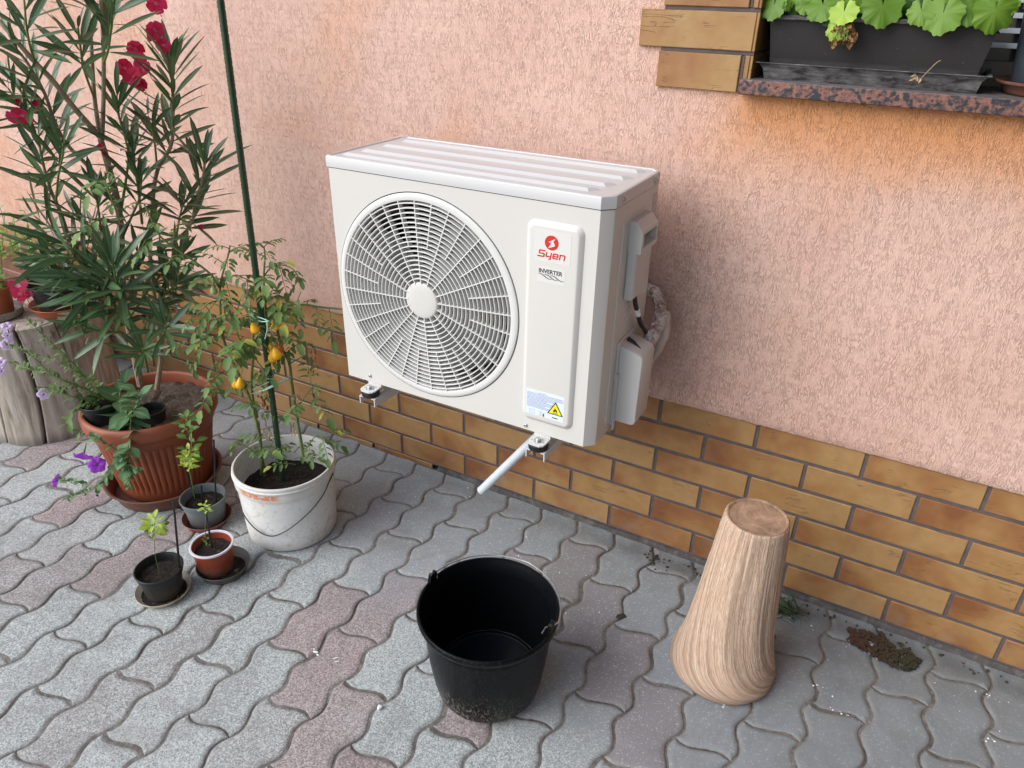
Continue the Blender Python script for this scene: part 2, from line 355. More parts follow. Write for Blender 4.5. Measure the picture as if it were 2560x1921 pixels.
GER = [[0.395,-0.01,1.399,0.026,0],[0.422,-0.015,1.4,0.01,0],[0.437,0.0,1.412,0.024,0],[0.486,-0.015,1.402,0.032,0],[0.454,0.0,1.403,0.02,0],[0.527,-0.03,1.392,0.026,2],[0.518,-0.035,1.364,0.02,2],[0.515,0.0,1.404,0.022,3],[0.502,-0.02,1.383,0.016,3],[0.589,-0.015,1.404,0.036,1],[0.654,-0.015,1.398,0.024,0],[0.69,-0.02,1.395,0.034,0],[0.726,-0.01,1.406,0.03,0],[0.748,0.0,1.412,0.02,0],[0.768,-0.02,1.403,0.034,0],[0.544,0.01,1.414,0.026,0],[0.62,0.02,1.414,0.03,3],[0.664,0.02,1.415,0.03,3],[0.4,0.02,1.415,0.03,3],[0.707,0.02,1.419,0.03,0],[0.783,-0.005,1.413,0.02,0],[0.434,0.0,1.391,0.012,3],[0.557,0.03,1.4,0.025,3],[0.608,0.04,1.396,0.028,3],[0.529,0.03,1.397,0.022,3],[0.755,0.02,1.398,0.02,3]]
DRY = [0.535,-0.03,1.354]
TWIG = [[0.683,-0.035,1.29],[0.69,-0.035,1.301],[0.7,-0.037,1.316],[0.706,-0.038,1.321]]
SPOT = {"black":[-1.758,-0.389,0.42],"orange":[-1.801,-0.502,0.42],"brown":[-1.866,-0.373,0.52]}
AP1 = [[[[-1.742,-0.5,0.517],[-1.723,-0.5,0.575],[-1.701,-0.49,0.629],[-1.66,-0.49,0.687]],0.002,0.001,0],[[[-1.779,-0.5,0.509],[-1.751,-0.5,0.583],[-1.7,-0.5,0.658],[-1.64,-0.5,0.731]],0.002,0.001,0],[[[-1.71,-0.5,0.537],[-1.652,-0.5,0.589]],0.002,0.001,0],[[[-1.74,-0.52,0.537],[-1.732,-0.52,0.592]],0.002,0.001,0]]
AP2 = [[[[-2.004,-0.3,0.485],[-1.946,-0.3,0.556],[-1.94,-0.3,0.614],[-1.949,-0.3,0.641]],0.002,0.001,0.1],[[[-1.965,-0.3,0.493],[-1.895,-0.3,0.565],[-1.885,-0.3,0.609]],0.002,0.001,0.1],[[[-2.044,-0.3,0.478],[-2.05,-0.3,0.537],[-2.056,-0.3,0.595]],0.002,0.001,0.1],[[[-1.931,-0.3,0.514],[-1.853,-0.3,0.558],[-1.809,-0.3,0.58]],0.002,0.001,0.2]]
SEED = {"gray":[[-0.927,-0.566,0.044],[-0.916,-0.57,0.141],[-0.902,-0.575,0.219],[-0.861,-0.58,0.29],[-0.862,-0.585,0.351],[-0.849,-0.585,0.38]],"red":[[-0.723,-0.7,0.046],[-0.717,-0.7,0.098],[-0.702,-0.705,0.149],[-0.685,-0.705,0.202],[-0.68,-0.705,0.234]],"black":[[-0.75,-0.828,0.071],[-0.748,-0.828,0.126],[-0.728,-0.83,0.196],[-0.708,-0.83,0.254]]}
STICK = {"gray":[[[-0.926,-0.56,0.043],[-0.933,-0.57,0.177],[-0.928,-0.575,0.25]],[[-0.854,-0.55,0.072],[-0.847,-0.52,0.274]],[[-0.873,-0.58,0.077],[-0.862,-0.58,0.146]]],"red":[[[-0.7,-0.7,0.078],[-0.718,-0.68,0.202]]],"black":[[[-0.704,-0.8,0.084],[-0.658,-0.8,0.321]]]}
RED = [[-4,0],[-4,0],[-4,1],[1,0],[2,1],[2,0],[3,-1],[3,-1],[4,-1],[5,0],[5,2],[6,2],[7,1],[4,2],[-7,0],[-10,1],[-4,0],[-4,0],[-4,1],[-4,2],[7,1],[8,1],[8,1]]
DRK = [[-6,-1],[-5,-1],[-6,-1]]
# ================================================================== MATERIALS
def m_plaster():
    t = NT('plaster')
    tc = t.n('ShaderNodeTexCoord'); P = tc.outputs['Object']
    x, y, z = t.sep(P)
    wob = t.noise(P, 14, 2, .5)
    xv = t.math('ADD', x, t.math('MULTIPLY', wob, .012))
    v1 = t.comb(t.math('MULTIPLY', xv, 1.0), 0.0, t.math('MULTIPLY', z, .19))
    n1 = t.noise(v1, 300, 1.5, .5, .1)
    g1 = t.math('ABSOLUTE', t.math('SUBTRACT', n1, .47))
    groove = t.mapr(g1, .0, .06, 0, 1)              # thin wandering grooves
    where = t.mapr(t.noise(t.comb(x, 0.0, t.math('MULTIPLY', z, .5)), 55, 2, .5), .35, .6, .25, 1)
    n2 = t.noise(t.comb(x, 0.0, t.math('MULTIPLY', z, .62)), 470, 2, .6)
    n3 = t.noise(P, 190, 3, .6)
    gv = t.mix(t.math('MULTIPLY', where, .85), (1, 1, 1), groove)
    h = t.math('ADD', t.math('MULTIPLY', gv, .9), t.math('ADD', t.math('MULTIPLY', n2, 1.2), t.math('MULTIPLY', n3, .35)))
    # pigment: sun-faded pink, unfaded orange under the sill and in blotches
    big = t.noise(P, 3.1, 4, .6)
    patch = t.ramp(t.noise(P, 2.2, 3, .55, .6), [(.52, 0), (.68, 1)])
    pink = t.ramp(big, [(.3, (.70, .44, .355)), (.7, (.785, .535, .44))])
    cc = t.mix(t.math('MULTIPLY', patch, .62), pink, (.74, .40, .26))
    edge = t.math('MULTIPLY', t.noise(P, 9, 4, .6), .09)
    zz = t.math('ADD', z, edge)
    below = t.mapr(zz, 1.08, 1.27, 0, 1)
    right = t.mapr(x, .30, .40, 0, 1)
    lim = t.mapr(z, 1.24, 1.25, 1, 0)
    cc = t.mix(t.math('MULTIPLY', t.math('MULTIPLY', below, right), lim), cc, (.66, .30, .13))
    # grime: soot speckle behind the unit and low splash near the plinth
    dx = t.math('SUBTRACT', x, .30); dz = t.math('SUBTRACT', z, .78)
    rr = t.math('SQRT', t.math('ADD', t.math('MULTIPLY', t.math('MULTIPLY', dx, dx), 1.2), t.math('MULTIPLY', t.math('MULTIPLY', dz, dz), .35)))
    near = t.mapr(t.math('ADD', rr, t.math('MULTIPLY', t.noise(P, 11, 4, .6), .14)), .10, .29, 1, 0)
    spk = t.ramp(t.noise(P, 150, 4, .7), [(.36, 1), (.56, 0)])
    dirt = t.math('MULTIPLY', near, t.math('ADD', t.math('MULTIPLY', spk, .30), .08))
    cc = t.mix(dirt, cc, (.16, .10, .085))
    cc = t.mix(t.math('MULTIPLY', t.math('SUBTRACT', 1.0, gv), .28), cc, (.40, .17, .10))
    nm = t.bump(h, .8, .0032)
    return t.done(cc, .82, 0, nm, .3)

def m_tile():
    t = NT('clinker_tile')
    tc = t.n('ShaderNodeTexCoord'); P = tc.outputs['Object']
    rnd, u, w = t.sep(t.attr('col'))
    ofs = t.comb(t.math('MULTIPLY', rnd, 37.0), t.math('MULTIPLY', rnd, 91.0), t.math('MULTIPLY', rnd, 53.0))
    vadd = t.n('ShaderNodeVectorMath', operation='ADD'); t.l(P, vadd.inputs[0]); t.l(ofs, vadd.inputs[1])
    V = vadd.outputs[0]
    n = t.noise(V, 7.0, 3, .55, .3)
    # one end of each tile is flamed darker
    side = t.math('SUBTRACT', 1.0, u)
    f = t.math('ADD', t.math('MULTIPLY', side, .44), t.math('ADD', t.math('MULTIPLY', t.math('SUBTRACT', n, .5), 1.9), t.math('MULTIPLY', t.math('SUBTRACT', rnd, .5), .45)))
    cc = t.ramp(f, [(.0, (.375, .220, .088)), (.22, (.34, .183, .067)), (.45, (.285, .128, .045)), (.72, (.205, .077, .027))])
    cc = t.mix(t.math('MULTIPLY', t.ramp(t.noise(V, 40, 4, .6), [(.4, 0), (.7, 1)]), .25), cc, (.20, .10, .03))
    # hand-struck lines
    mp = t.n('ShaderNodeMapping'); mp.inputs['Scale'].default_value = (.5, 1, 4.2); t.l(V, mp.inputs[0])
    ln = t.noise(mp.outputs[0], 17, 2, .5, .25)
    crk = t.mapr(t.math('ABSOLUTE', t.math('SUBTRACT', ln, .5)), 0, .018, 0, 1)
    sel = t.mapr(t.noise(V, 22, 2, .5), .55, .63, 0, 1)
    crk = t.mix(sel, (1, 1, 1), crk)
    h = t.math('ADD', t.math('MULTIPLY', crk, .6), t.math('ADD', t.math('MULTIPLY', t.noise(V, 90, 3, .6), .25), t.math('MULTIPLY', t.noise(V, 20, 2, .5), .5)))
    cc = t.mix(t.math('MULTIPLY', t.math('SUBTRACT', 1.0, crk), .45), cc, (.10, .045, .015))
    z = t.sep(P)[2]
    splash = t.math('MULTIPLY', t.mapr(z, .0, .13, 1, 0), t.ramp(t.noise(P, 14, 6, .7), [(.45, 0), (.75, .55)]))
    cc = t.mix(splash, cc, (.30, .24, .19))
    return t.done(cc, t.mapr(n, .3, .7, .38, .55), 0, t.bump(h, .8, .0016), .5)

def m_paver():
    t = NT('paver')
    tc = t.n('ShaderNodeTexCoord'); P = tc.outputs['Object']
    red, rnd, edge = t.sep(t.attr('col'))
    x, y, z = t.sep(P)
    big = t.noise(P, 4.0, 4, .6)
    # worn smooth film near the wall, exposed chippings further out
    lim = t.math('ADD', t.math('ADD', y, t.math('MULTIPLY', x, .22)), t.math('MULTIPLY', t.math('SUBTRACT', big, .5), .5))
    film = t.mapr(lim, -.80, -.42, 0, 1)
    grey = t.mix(rnd, (.335, .362, .355), (.395, .42, .41))
    redc = t.mix(rnd, (.29, .225, .225), (.335, .27, .268))
    base = t.mix(red, grey, redc)
    s1 = t.noise(P, 520, 3, .75); s2 = t.voro(P, 360, 'F1', 'Color')
    s2v = t.sep(s2)[0]
    lightc = t.mix(red, (.57, .60, .59), (.48, .43, .425))
    darkc = t.mix(red, (.19, .20, .195), (.155, .12, .118))
    sp = t.mix(t.ramp(s2v, [(.62, 0), (.78, .85)]), base, lightc)
    sp = t.mix(t.ramp(s2v, [(.10, .75), (.24, 0)]), sp, darkc)
    sp = t.mix(t.ramp(s1, [(.3, .35), (.5, 0)]), sp, darkc)
    filmc = t.mix(red, (.275, .305, .33), (.245, .232, .25))
    fm = t.mix(t.ramp(t.noise(P, 200, 4, .7), [(.35, 0), (.75, .4)]), filmc, (.29, .31, .325))
    fm = t.mix(t.ramp(s2v, [(.93, 0), (.97, .7)]), fm, (.55, .56, .56))
    cc = t.mix(t.math('MULTIPLY', film, .88), sp, fm)
    # lime bloom and grime patches
    bloom = t.ramp(t.noise(P, 6.5, 5, .65, .5), [(.58, 0), (.75, 1)])
    cc = t.mix(t.math('MULTIPLY', bloom, .35), cc, (.46, .47, .47))
    gr = t.ramp(t.noise(P, 5.3, 6, .7, .8), [(.30, 1), (.46, 0)])
    cc = t.mix(t.math('MULTIPLY', gr, .34), cc, (.17, .16, .15))
    st_ = t.ramp(t.noise(P, 2.6, 7, .72, 1.2), [(.52, 0), (.60, .30), (.72, .0)])
    cc = t.mix(st_, cc, (.20, .18, .17))
    dots = t.ramp(t.noise(P, 46, 3, .5), [(.74, 0), (.78, .7)])
    cc = t.mix(dots, cc, (.14, .13, .12))
    # spilt-water bloom beside the bucket
    d1 = t.math('SUBTRACT', x, -.06); d2 = t.math('SUBTRACT', y, -.47)
    rr = t.math('SQRT', t.math('ADD', t.math('MULTIPLY', d1, d1), t.math('MULTIPLY', t.math('MULTIPLY', d2, d2), 1.6)))
    wb = t.mapr(t.math('ADD', rr, t.math('MULTIPLY', t.noise(P, 22, 5, .7), .10)), .085, .15, .55, 0)
    cc = t.mix(wb, cc, (.55, .56, .55))
    # darker band along the wall foot, stronger towards the right
    d1 = t.math('SUBTRACT', x, .62); d2 = t.math('SUBTRACT', y, -.05)
    rr = t.math('ADD', t.math('ABSOLUTE', d2), t.math('MULTIPLY', t.noise(P, 18, 5, .7), .12))
    soil = t.math('MULTIPLY', t.mapr(rr, .05, .12, .75, 0), t.mapr(x, -.1, .5, .35, 1))
    cc = t.mix(soil, cc, (.12, .12, .115))
    dk = t.math('MULTIPLY', t.mapr(t.math('ADD', x, t.math('MULTIPLY', t.math('SUBTRACT', big, .5), .5)), .35, .85, 0, .55), t.mapr(t.noise(P, 11, 5, .7), .3, .7, .6, 1))  # right-hand pavers painted darker to imitate the shade there
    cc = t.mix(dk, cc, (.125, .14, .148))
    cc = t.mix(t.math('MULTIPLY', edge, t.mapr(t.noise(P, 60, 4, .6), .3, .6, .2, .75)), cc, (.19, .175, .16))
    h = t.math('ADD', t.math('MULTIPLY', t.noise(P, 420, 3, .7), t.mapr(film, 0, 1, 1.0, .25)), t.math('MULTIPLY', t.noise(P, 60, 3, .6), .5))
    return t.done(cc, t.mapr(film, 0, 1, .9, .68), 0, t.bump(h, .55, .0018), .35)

def m_sand():
    t = NT('joint_sand')
    P = t.coord()
    cc = t.ramp(t.noise(P, 90, 6, .7), [(.25, (.07, .065, .058)), (.5, (.20, .185, .17)), (.75, (.31, .295, .27))])
    cc = t.mix(t.ramp(t.noise(P, 9, 4, .6), [(.45, 0), (.7, .8)]), cc, (.06, .05, .045))
    return t.done(cc, .95, 0, t.bump(t.noise(P, 300, 5, .7), 1, .002), .2)

def m_soil(name='soil', c0=(.008, .006, .005), c1=(.034, .027, .022), c2=(.12, .10, .08), hi=.72):
    t = NT(name)
    P = t.coord()
    cc = t.ramp(t.noise(P, 130, 6, .75), [(.3, c0), (.55, c1), (hi, c2)])
    return t.done(cc, .95, 0, t.bump(t.noise(P, 220, 6, .75), 1, .004), .2)

def m_leaf(name, dark, light, vein, vpow=6, rough=.42, trans=.22, yellow=None, yamt=.15, spec=.5):
    t = NT(name)
    mid, rnd, ln = t.sep(t.attr('col'))
    P = t.coord()
    c = t.mix(rnd, dark, light)
    c = t.mix(t.math('MULTIPLY', t.noise(P, 60, 4, .6), .35), c, tuple(min(1, q * 1.7) for q in light))
    if yellow:
        c = t.mix(t.ramp(t.math('ADD', rnd, t.math('MULTIPLY', t.math('SUBTRACT', t.noise(P, 25, 2, .5), .5), .4)), [(1 - yamt, 0), (1 - yamt + .06, .85)]), c, yellow)
    c = t.mix(t.math('MULTIPLY', t.math('POWER', mid, vpow), .75), c, vein)
    t.done(c, rough, 0, t.bump(t.noise(P, 120, 3, .6), .25, .001), spec)
    tr = t.n('ShaderNodeBsdfTranslucent')
    t.l(t.mix(.4, c, light), tr.inputs[0])
    ms = t.n('ShaderNodeMixShader'); ms.inputs[0].default_value = trans
    t.l(t.b.outputs[0], ms.inputs[1]); t.l(tr.outputs[0], ms.inputs[2]); t.l(ms.outputs[0], t.out.inputs[0])
    return t.m

def m_petal(name, inner, outer, throat, tp=.18):
    t = NT(name)
    rad, rnd, _ = t.sep(t.attr('col'))
    P = t.coord()
    c = t.mix(rnd, inner, outer)
    c = t.mix(t.math('MULTIPLY', t.noise(P, 160, 3, .6), .3), c, tuple(q * .6 for q in inner))
    c = t.mix(t.ramp(rad, [(tp * .4, 1), (tp, .0)]), c, throat)
    t.done(c, .6, 0, None, .3)
    tr = t.n('ShaderNodeBsdfTranslucent'); t.l(c, tr.inputs[0])
    ms = t.n('ShaderNodeMixShader'); ms.inputs[0].default_value = .3
    t.l(t.b.outputs[0], ms.inputs[1]); t.l(tr.outputs[0], ms.inputs[2]); t.l(ms.outputs[0], t.out.inputs[0])
    return t.m

def m_granite():
    t = NT('granite')
    P = t.coord()
    v = t.voro(P, 170, 'F1', 'Color'); a, b, c_ = t.sep(v)
    n = t.noise(P, 95, 6, .7, .4)
    cc = t.ramp(n, [(.38, (.015, .016, .02)), (.45, (.07, .05, .05)), (.52, (.20, .085, .065)), (.62, (.26, .12, .09)), (.72, (.20, .16, .14))])
    cc = t.mix(t.ramp(a, [(.80, 0), (.86, 1)]), cc, (.025, .028, .035))
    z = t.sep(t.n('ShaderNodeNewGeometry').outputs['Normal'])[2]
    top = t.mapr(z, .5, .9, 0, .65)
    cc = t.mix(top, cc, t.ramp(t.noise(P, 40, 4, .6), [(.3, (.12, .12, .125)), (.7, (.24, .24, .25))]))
    return t.done(cc, .42, 0, t.bump(t.noise(P, 200, 3, .6), .15, .001), .5)

def m_stump():
    t = NT('weathered_log')
    P = t.coord('Object', (1, 1, .12))
    n = t.noise(P, 34, 6, .65, .5)
    Q = t.coord()
    cc = t.ramp(n, [(.25, (.14, .105, .08)), (.40, (.31, .26, .21)), (.6, (.44, .385, .33)), (.8, (.52, .47, .42))])
    z = t.sep(Q)[2]
    st = t.math('MULTIPLY', t.mapr(z, .2, .42, .1, .9), t.ramp(t.noise(t.coord('Object', (1, 1, .22)), 22, 7, .75, .8), [(.52, 0), (.62, 1)]))
    cc = t.mix(st, cc, (.075, .05, .035))
    cc = t.mix(t.mapr(z, .0, .05, .7, 0), cc, (.11, .10, .09))
    crk = t.mapr(t.math('ABSOLUTE', t.math('SUBTRACT', t.noise(P, 16, 2, .5, .4), .5)), 0, .012, 1, 0)
    h = n
    return t.done(cc, .85, 0, t.bump(h, .8, .006), .3)

def m_bark():
    """combed stoneware surface: follows the (u,v) stored in the vertex attribute"""
    t = NT('combed_stoneware')
    u, v, top = t.sep(t.attr('col'))
    P = t.coord()
    V = t.comb(t.math('MULTIPLY', u, 46.0), t.math('MULTIPLY', v, 3.0), t.math('MULTIPLY', top, 46.0))
    n = t.math('ADD', t.math('MULTIPLY', t.noise(V, .75, 3, .55, .3), .45), t.math('MULTIPLY', t.noise(t.comb(t.math('MULTIPLY', u, 52.0), t.math('MULTIPLY', v, 15.0), t.math('MULTIPLY', top, 52.0)), 1.7, 3, .6, .5), .55))
    b = t.noise(t.comb(t.math('MULTIPLY', u, 7.0), t.math('MULTIPLY', v, .8), t.math('MULTIPLY', top, 7.0)), 1.3, 3, .5)
    cc = t.ramp(n, [(.31, (.27, .15, .10)), (.41, (.47, .30, .205)), (.50, (.62, .44, .32)), (.60, (.74, .58, .455))])
    cc = t.mix(t.ramp(b, [(.40, .6), (.52, 0)]), cc, t.mix(n, (.19, .125, .08), (.44, .32, .235)))
    cc = t.mix(t.math('MULTIPLY', t.ramp(t.noise(P, 9, 4, .6), [(.5, 0), (.75, 1)]), .3), cc, (.52, .24, .14))
    return t.done(cc, .78, 0, t.bump(n, 1.0, .0042), .3)

def m_disc():
    t = NT('stoneware_base')
    P = t.coord()
    cc = t.ramp(t.noise(P, 24, 6, .7, .5), [(.28, (.10, .075, .055)), (.45, (.30, .19, .12)), (.65, (.46, .30, .195)), (.8, (.50, .37, .27))])
    return t.done(cc, .7, 0, t.bump(t.noise(P, 120, 4, .6), .5, .002), .35)

def m_whitebucket():
    t = NT('old_white_plastic')
    P = t.coord()
    z = t.sep(P)[2]
    c = t.ramp(t.noise(P, 6, 5, .6), [(.3, (.64, .63, .60)), (.7, (.78, .775, .755))])
    c = t.mix(t.ramp(t.noise(P, 80, 7, .75), [(.56, 0), (.70, .75)]), c, (.30, .26, .21))
    c = t.mix(t.ramp(t.noise(P, 13, 8, .75, 1.0), [(.56, 0), (.72, .7)]), c, (.36, .29, .21))
    c = t.mix(t.math('MULTIPLY', t.mapr(z, .0, .05, .8, 0), t.noise(P, 30, 4, .6)), c, (.30, .25, .19))
    return t.done(c, .5, 0, t.bump(t.noise(P, 60, 3, .6), .2, .001), .4)

def m_painted_collar():
    t = NT('collar_plastic')
    P = t.coord()
    x, y, z = t.sep(P)
    c = t.ramp(t.noise(P, 12, 5, .6), [(.3, (.58, .56, .52)), (.7, (.74, .73, .70))])
    c = t.mix(t.ramp(t.noise(P, 40, 8, .75, 1.0), [(.58, 0), (.72, .6)]), c, (.34, .28, .22))
    ang = t.math('ARCTAN2', y, x)     # remnants of an orange label at the front of the collar
    a = t.math('ABSOLUTE', t.math('ADD', ang, R(78)))
    m = t.math('MULTIPLY', t.mapr(a, .30, .55, 1, 0), t.mapr(t.math('ABSOLUTE', t.math('SUBTRACT', z, .2)), .006, .011, 1, 0))
    a2 = t.math('ABSOLUTE', t.math('ADD', ang, R(135)))
    m2 = t.math('MULTIPLY', t.mapr(a2, .10, .30, .9, 0), t.mapr(t.math('ABSOLUTE', t.math('SUBTRACT', z, .205)), .004, .011, 1, 0))
    m = t.math('MULTIPLY', t.math('MAXIMUM', m, m2), t.ramp(t.noise(P, 70, 4, .6, .8), [(.40, 0), (.46, 1)]))
    c = t.mix(m, c, (.62, .24, .12))
    return t.done(c, .5, 0, None, .4)

def m_blackbucket():
    t = NT('black_plastic_bucket')
    P = t.coord()
    z = t.sep(P)[2]
    sc = t.voro(t.coord('Object', (1, 1, .45)), 260, 'F1', 'Color')
    n = t.noise(t.coord('Object', (1, 1, .4)), 190, 5, .75)
    amt = t.mapr(t.math('ADD', z, t.math('MULTIPLY', t.noise(P, 14, 4, .6), .10)), .05, .17, .95, .06)
    dust = t.math('MULTIPLY', t.math('MULTIPLY', t.ramp(n, [(.50, 0), (.63, 1)]), amt), t.sep(t.attr('col'))[0])
    c = t.mix(dust, (.0032, .0036, .0044), (.27, .24, .20))
    return t.done(c, t.mapr(n, .4, .7, .30, .5), 0, t.bump(t.noise(P, 90, 3, .6), .15, .001), .14)

def m_terra(name, c, rough=.5, dirt=(.30, .22, .17), amt=.5, low=0.0):
    t = NT(name)
    P = t.coord()
    z = t.sep(P)[2]
    cc = t.ramp(t.noise(P, 8, 5, .6), [(.3, tuple(q * .85 for q in c)), (.7, tuple(q * 1.12 for q in c))])
    d = t.ramp(t.noise(P, 22, 8, .75, .6), [(.52, 0), (.74, amt)])
    cc = t.mix(d, cc, dirt)
    if low:
        cc = t.mix(t.math('MULTIPLY', t.mapr(z, low * .2, low, .85, 0), t.ramp(t.noise(P, 60, 5, .7), [(.3, .1), (.6, 1)])), cc, dirt)
    return t.done(cc, rough, 0, t.bump(t.noise(P, 70, 3, .6), .15, .001), .4)

def m_foil():
    t = NT('crumpled_foil')
    P = t.coord()
    h = t.voro(P, 70, 'F1', 'Distance')
    h2 = t.noise(P, 110, 3, .6, 1.0)
    cc = t.ramp(t.noise(P, 30, 3, .5), [(.35, (.42, .36, .33)), (.65, (.80, .79, .78))])
    return t.done(cc, .22, .85, t.bump(t.math('ADD', h, h2), 1.0, .008), .5)

def m_metal(name='zinc', c=(.55, .56, .57), rough=.32):
    t = NT(name)
    P = t.coord()
    cc = t.ramp(t.noise(P, 60, 4, .6), [(.3, tuple(q * .7 for q in c)), (.7, c)])
    return t.done(cc, rough, .9)

def m_ac(name, c, rough=.36):
    t = NT(name)
    P = t.coord()
    cc = t.ramp(t.noise(P, 2.5, 3, .5), [(.3, tuple(q * .975 for q in c)), (.7, c)])
    h = t.noise(P, 700, 2, .5)
    return t.done(cc, rough, 0, t.bump(h, .05, .0006), .5)

def m_planter():
    t = NT('dark_brown_plastic')
    P = t.coord()
    z = t.sep(P)[2]
    c = t.ramp(t.noise(P, 8, 2, .5), [(.3, (.018, .015, .016)), (.7, (.024, .020, .021))])
    sc = t.mapr(t.math('ABSOLUTE', t.math('SUBTRACT', t.noise(t.coord('Object', (1, 1, 2.4)), 16, 2, .5, 1.2), .5)), 0, .004, 1, 0)
    c = t.mix(t.math('MULTIPLY', t.math('MULTIPLY', sc, t.ramp(t.noise(P, 25, 2, .5), [(.56, 0), (.64, 1)])), .22), c, (.20, .19, .19))
    c = t.mix(t.ramp(t.noise(P, 170, 3, .7), [(.70, 0), (.74, .7)]), c, (.25, .23, .21))
    lime = t.math('MULTIPLY', t.attr('col', 'Fac'), 1.0)
    c = t.mix(t.math('MULTIPLY', lime, t.ramp(t.noise(t.coord('Object', (.35, 1, 1.2)), 70, 8, .72, .0), [(.40, 0), (.72, .62)])), c, (.34, .335, .33))
    return t.done(c, .55, 0, None, .4)

M = {}
M['plaster'] = m_plaster(); M['tile'] = m_tile(); M['paver'] = m_paver(); M['sand'] = m_sand()
M['grout'] = simple('grout', (.105, .083, .082), .9, var=.3, bump=.5)
M['concrete'] = simple('footing_concrete', (.075, .066, .064), .85, var=.4, vscale=40, bump=.8, bscale=120, dirt=(.16, .15, .14), dscale=30)
M['soil'] = m_soil()
M['drysoil'] = m_soil('dry_soil', (.04, .03, .024), (.125, .10, .08), (.26, .215, .175), .7)
M['granite'] = m_granite(); M['stump'] = m_stump(); M['bark'] = m_bark(); M['disc'] = m_disc()
M['wbucket'] = m_whitebucket(); M['collar'] = m_painted_collar(); M['bbucket'] = m_blackbucket()
M['terra'] = m_terra('terracotta_plastic', (.27, .072, .032), .48, (.27, .14, .09), .35)
M['terrasaucer'] = m_terra('terracotta_saucer', (.15, .06, .04), .6, (.22, .18, .14), .8)
M['redpot'] = m_terra('red_brown_plastic', (.27, .045, .018), .4, (.30, .19, .12), .35, .05)
M['redsaucer'] = m_terra('dark_red_saucer', (.19, .045, .035), .4, (.30, .22, .17), .7)
M['orange'] = m_terra('orange_plastic', (.36, .10, .038), .5, (.30, .2, .15), .3)
M['brownplanter'] = m_terra('brown_planter', (.17, .07, .045), .5)
M['greypot'] = m_terra('grey_plastic', (.135, .155, .16), .45, (.09, .075, .06), .75, .05)
M['bluegrey'] = m_terra('blue_grey_plastic', (.045, .056, .07), .5, (.12, .12, .12), .3)
M['blackpot'] = m_terra('black_pot_plastic', (.012, .012, .013), .4, (.08, .065, .05), .4, .05)
M['greysaucer'] = m_terra('grey_saucer', (.105, .09, .08), .4, (.05, .04, .032), .8)
M['cream'] = m_terra('cream_saucer', (.50, .43, .32), .5, (.10, .075, .05), .95)
M['whiterim'] = simple('white_rim', (.66, .66, .70), .4, var=.05)
M['greyring'] = simple('grey_ring', (.34, .31, .28), .5, dirt=(.1, .08, .06))
M['ac'] = m_ac('cream_painted_steel', (.61, .59, .55))
M['acgrille'] = m_ac('white_grille_plastic', (.65, .64, .61), .4)
M['aclid'] = m_ac('lid_steel', (.55, .545, .545), .24)
M['accover'] = m_ac('cover_plastic', (.57, .555, .53), .4)
M['acdark'] = simple('dark_recess', (.02, .02, .02), .7)
M['fan'] = simple('fan_plastic', (.32, .325, .325), .5, var=.06)
M['coil'] = simple('coil_fins', (.008, .008, .009), .5, .4)
M['shroud'] = simple('shroud_steel', (.30, .285, .265), .5)
M['bracket'] = simple('white_bracket', (.64, .63, .61), .4, var=.03)
M['rubber'] = simple('rubber', (.010, .010, .011), .55)
M['zinc'] = m_metal()
M['dullwire'] = m_metal('dull_wire', (.20, .19, .185), .5)
M['darkwire'] = m_metal('dark_wire', (.09, .085, .085), .5)
M['pvc'] = simple('white_pvc', (.52, .56, .60), .35, var=.04)
M['foil'] = m_foil()
M['tape'] = simple('wrap_tape', (.52, .43, .38), .5, bump=.8, bscale=60)
M['cable'] = simple('black_cable', (.010, .010, .011), .4)
M['white'] = simple('white_tie', (.75, .75, .74), .5)
M['sticker'] = simple('white_sticker', (.66, .72, .80), .4, var=.02)
M['clearsticker'] = simple('clear_sticker', (.66, .645, .61), .25, var=.01)
M['redink'] = simple('red_ink', (.58, .018, .012), .45, var=.04)
M['greyink'] = simple('grey_ink', (.035, .032, .032), .5)
M['blueink'] = simple('blue_ink', (.22, .25, .42), .5)
M['darkink'] = simple('dark_ink', (.012, .012, .014), .5)
M['yellow'] = simple('warning_yellow', (.90, .72, .01), .45, var=.03)
M['platelabel'] = simple('rating_plate', (.48, .46, .43), .4, var=.3, vscale=300)
M['stake'] = simple('green_stake', (.012, .040, .014), .38, var=.25, vscale=60)
M['string'] = simple('green_string', (.36, .62, .50), .7)
M['stick'] = simple('black_stick', (.008, .008, .009), .5)
M['branch'] = simple('oleander_bark', (.27, .215, .14), .8, var=.35, vscale=60, bump=.7, bscale=120)
M['greenstem'] = simple('green_stem', (.13, .19, .045), .6, var=.3)
M['tomstem'] = simple('tomato_stem', (.115, .155, .045), .7, var=.3)
M['petstem'] = simple('petunia_stem', (.15, .20, .075), .7, var=.3)
M['ole'] = m_leaf('oleander_leaf', (.032, .070, .034), (.075, .140, .060), (.20, .33, .10), 7, .34, .14)
M['tom'] = m_leaf('tomato_leaf', (.06, .12, .03), (.13, .22, .055), (.14, .23, .08), 6, .6, .25, (.42, .40, .04), .045)
M['pet'] = m_leaf('petunia_leaf', (.05, .115, .045), (.10, .20, .08), (.20, .33, .14), 5, .6, .22)
M['lil'] = m_leaf('trailing_leaf', (.055, .12, .03), (.13, .22, .06), (.2, .3, .1), 5, .6, .25)
M['ger'] = m_leaf('geranium_leaf', (.07, .165, .014), (.15, .275, .022), (.24, .36, .05), 4, .5, .3)
M['geryel'] = m_leaf('yellowing_leaf', (.36, .52, .08), (.42, .60, .10), (.5, .65, .2), 3, .5, .35)
M['gerdark'] = m_leaf('shaded_geranium_leaf', (.02, .065, .010), (.055, .13, .016), (.10, .2, .03), 3, .5, .3)
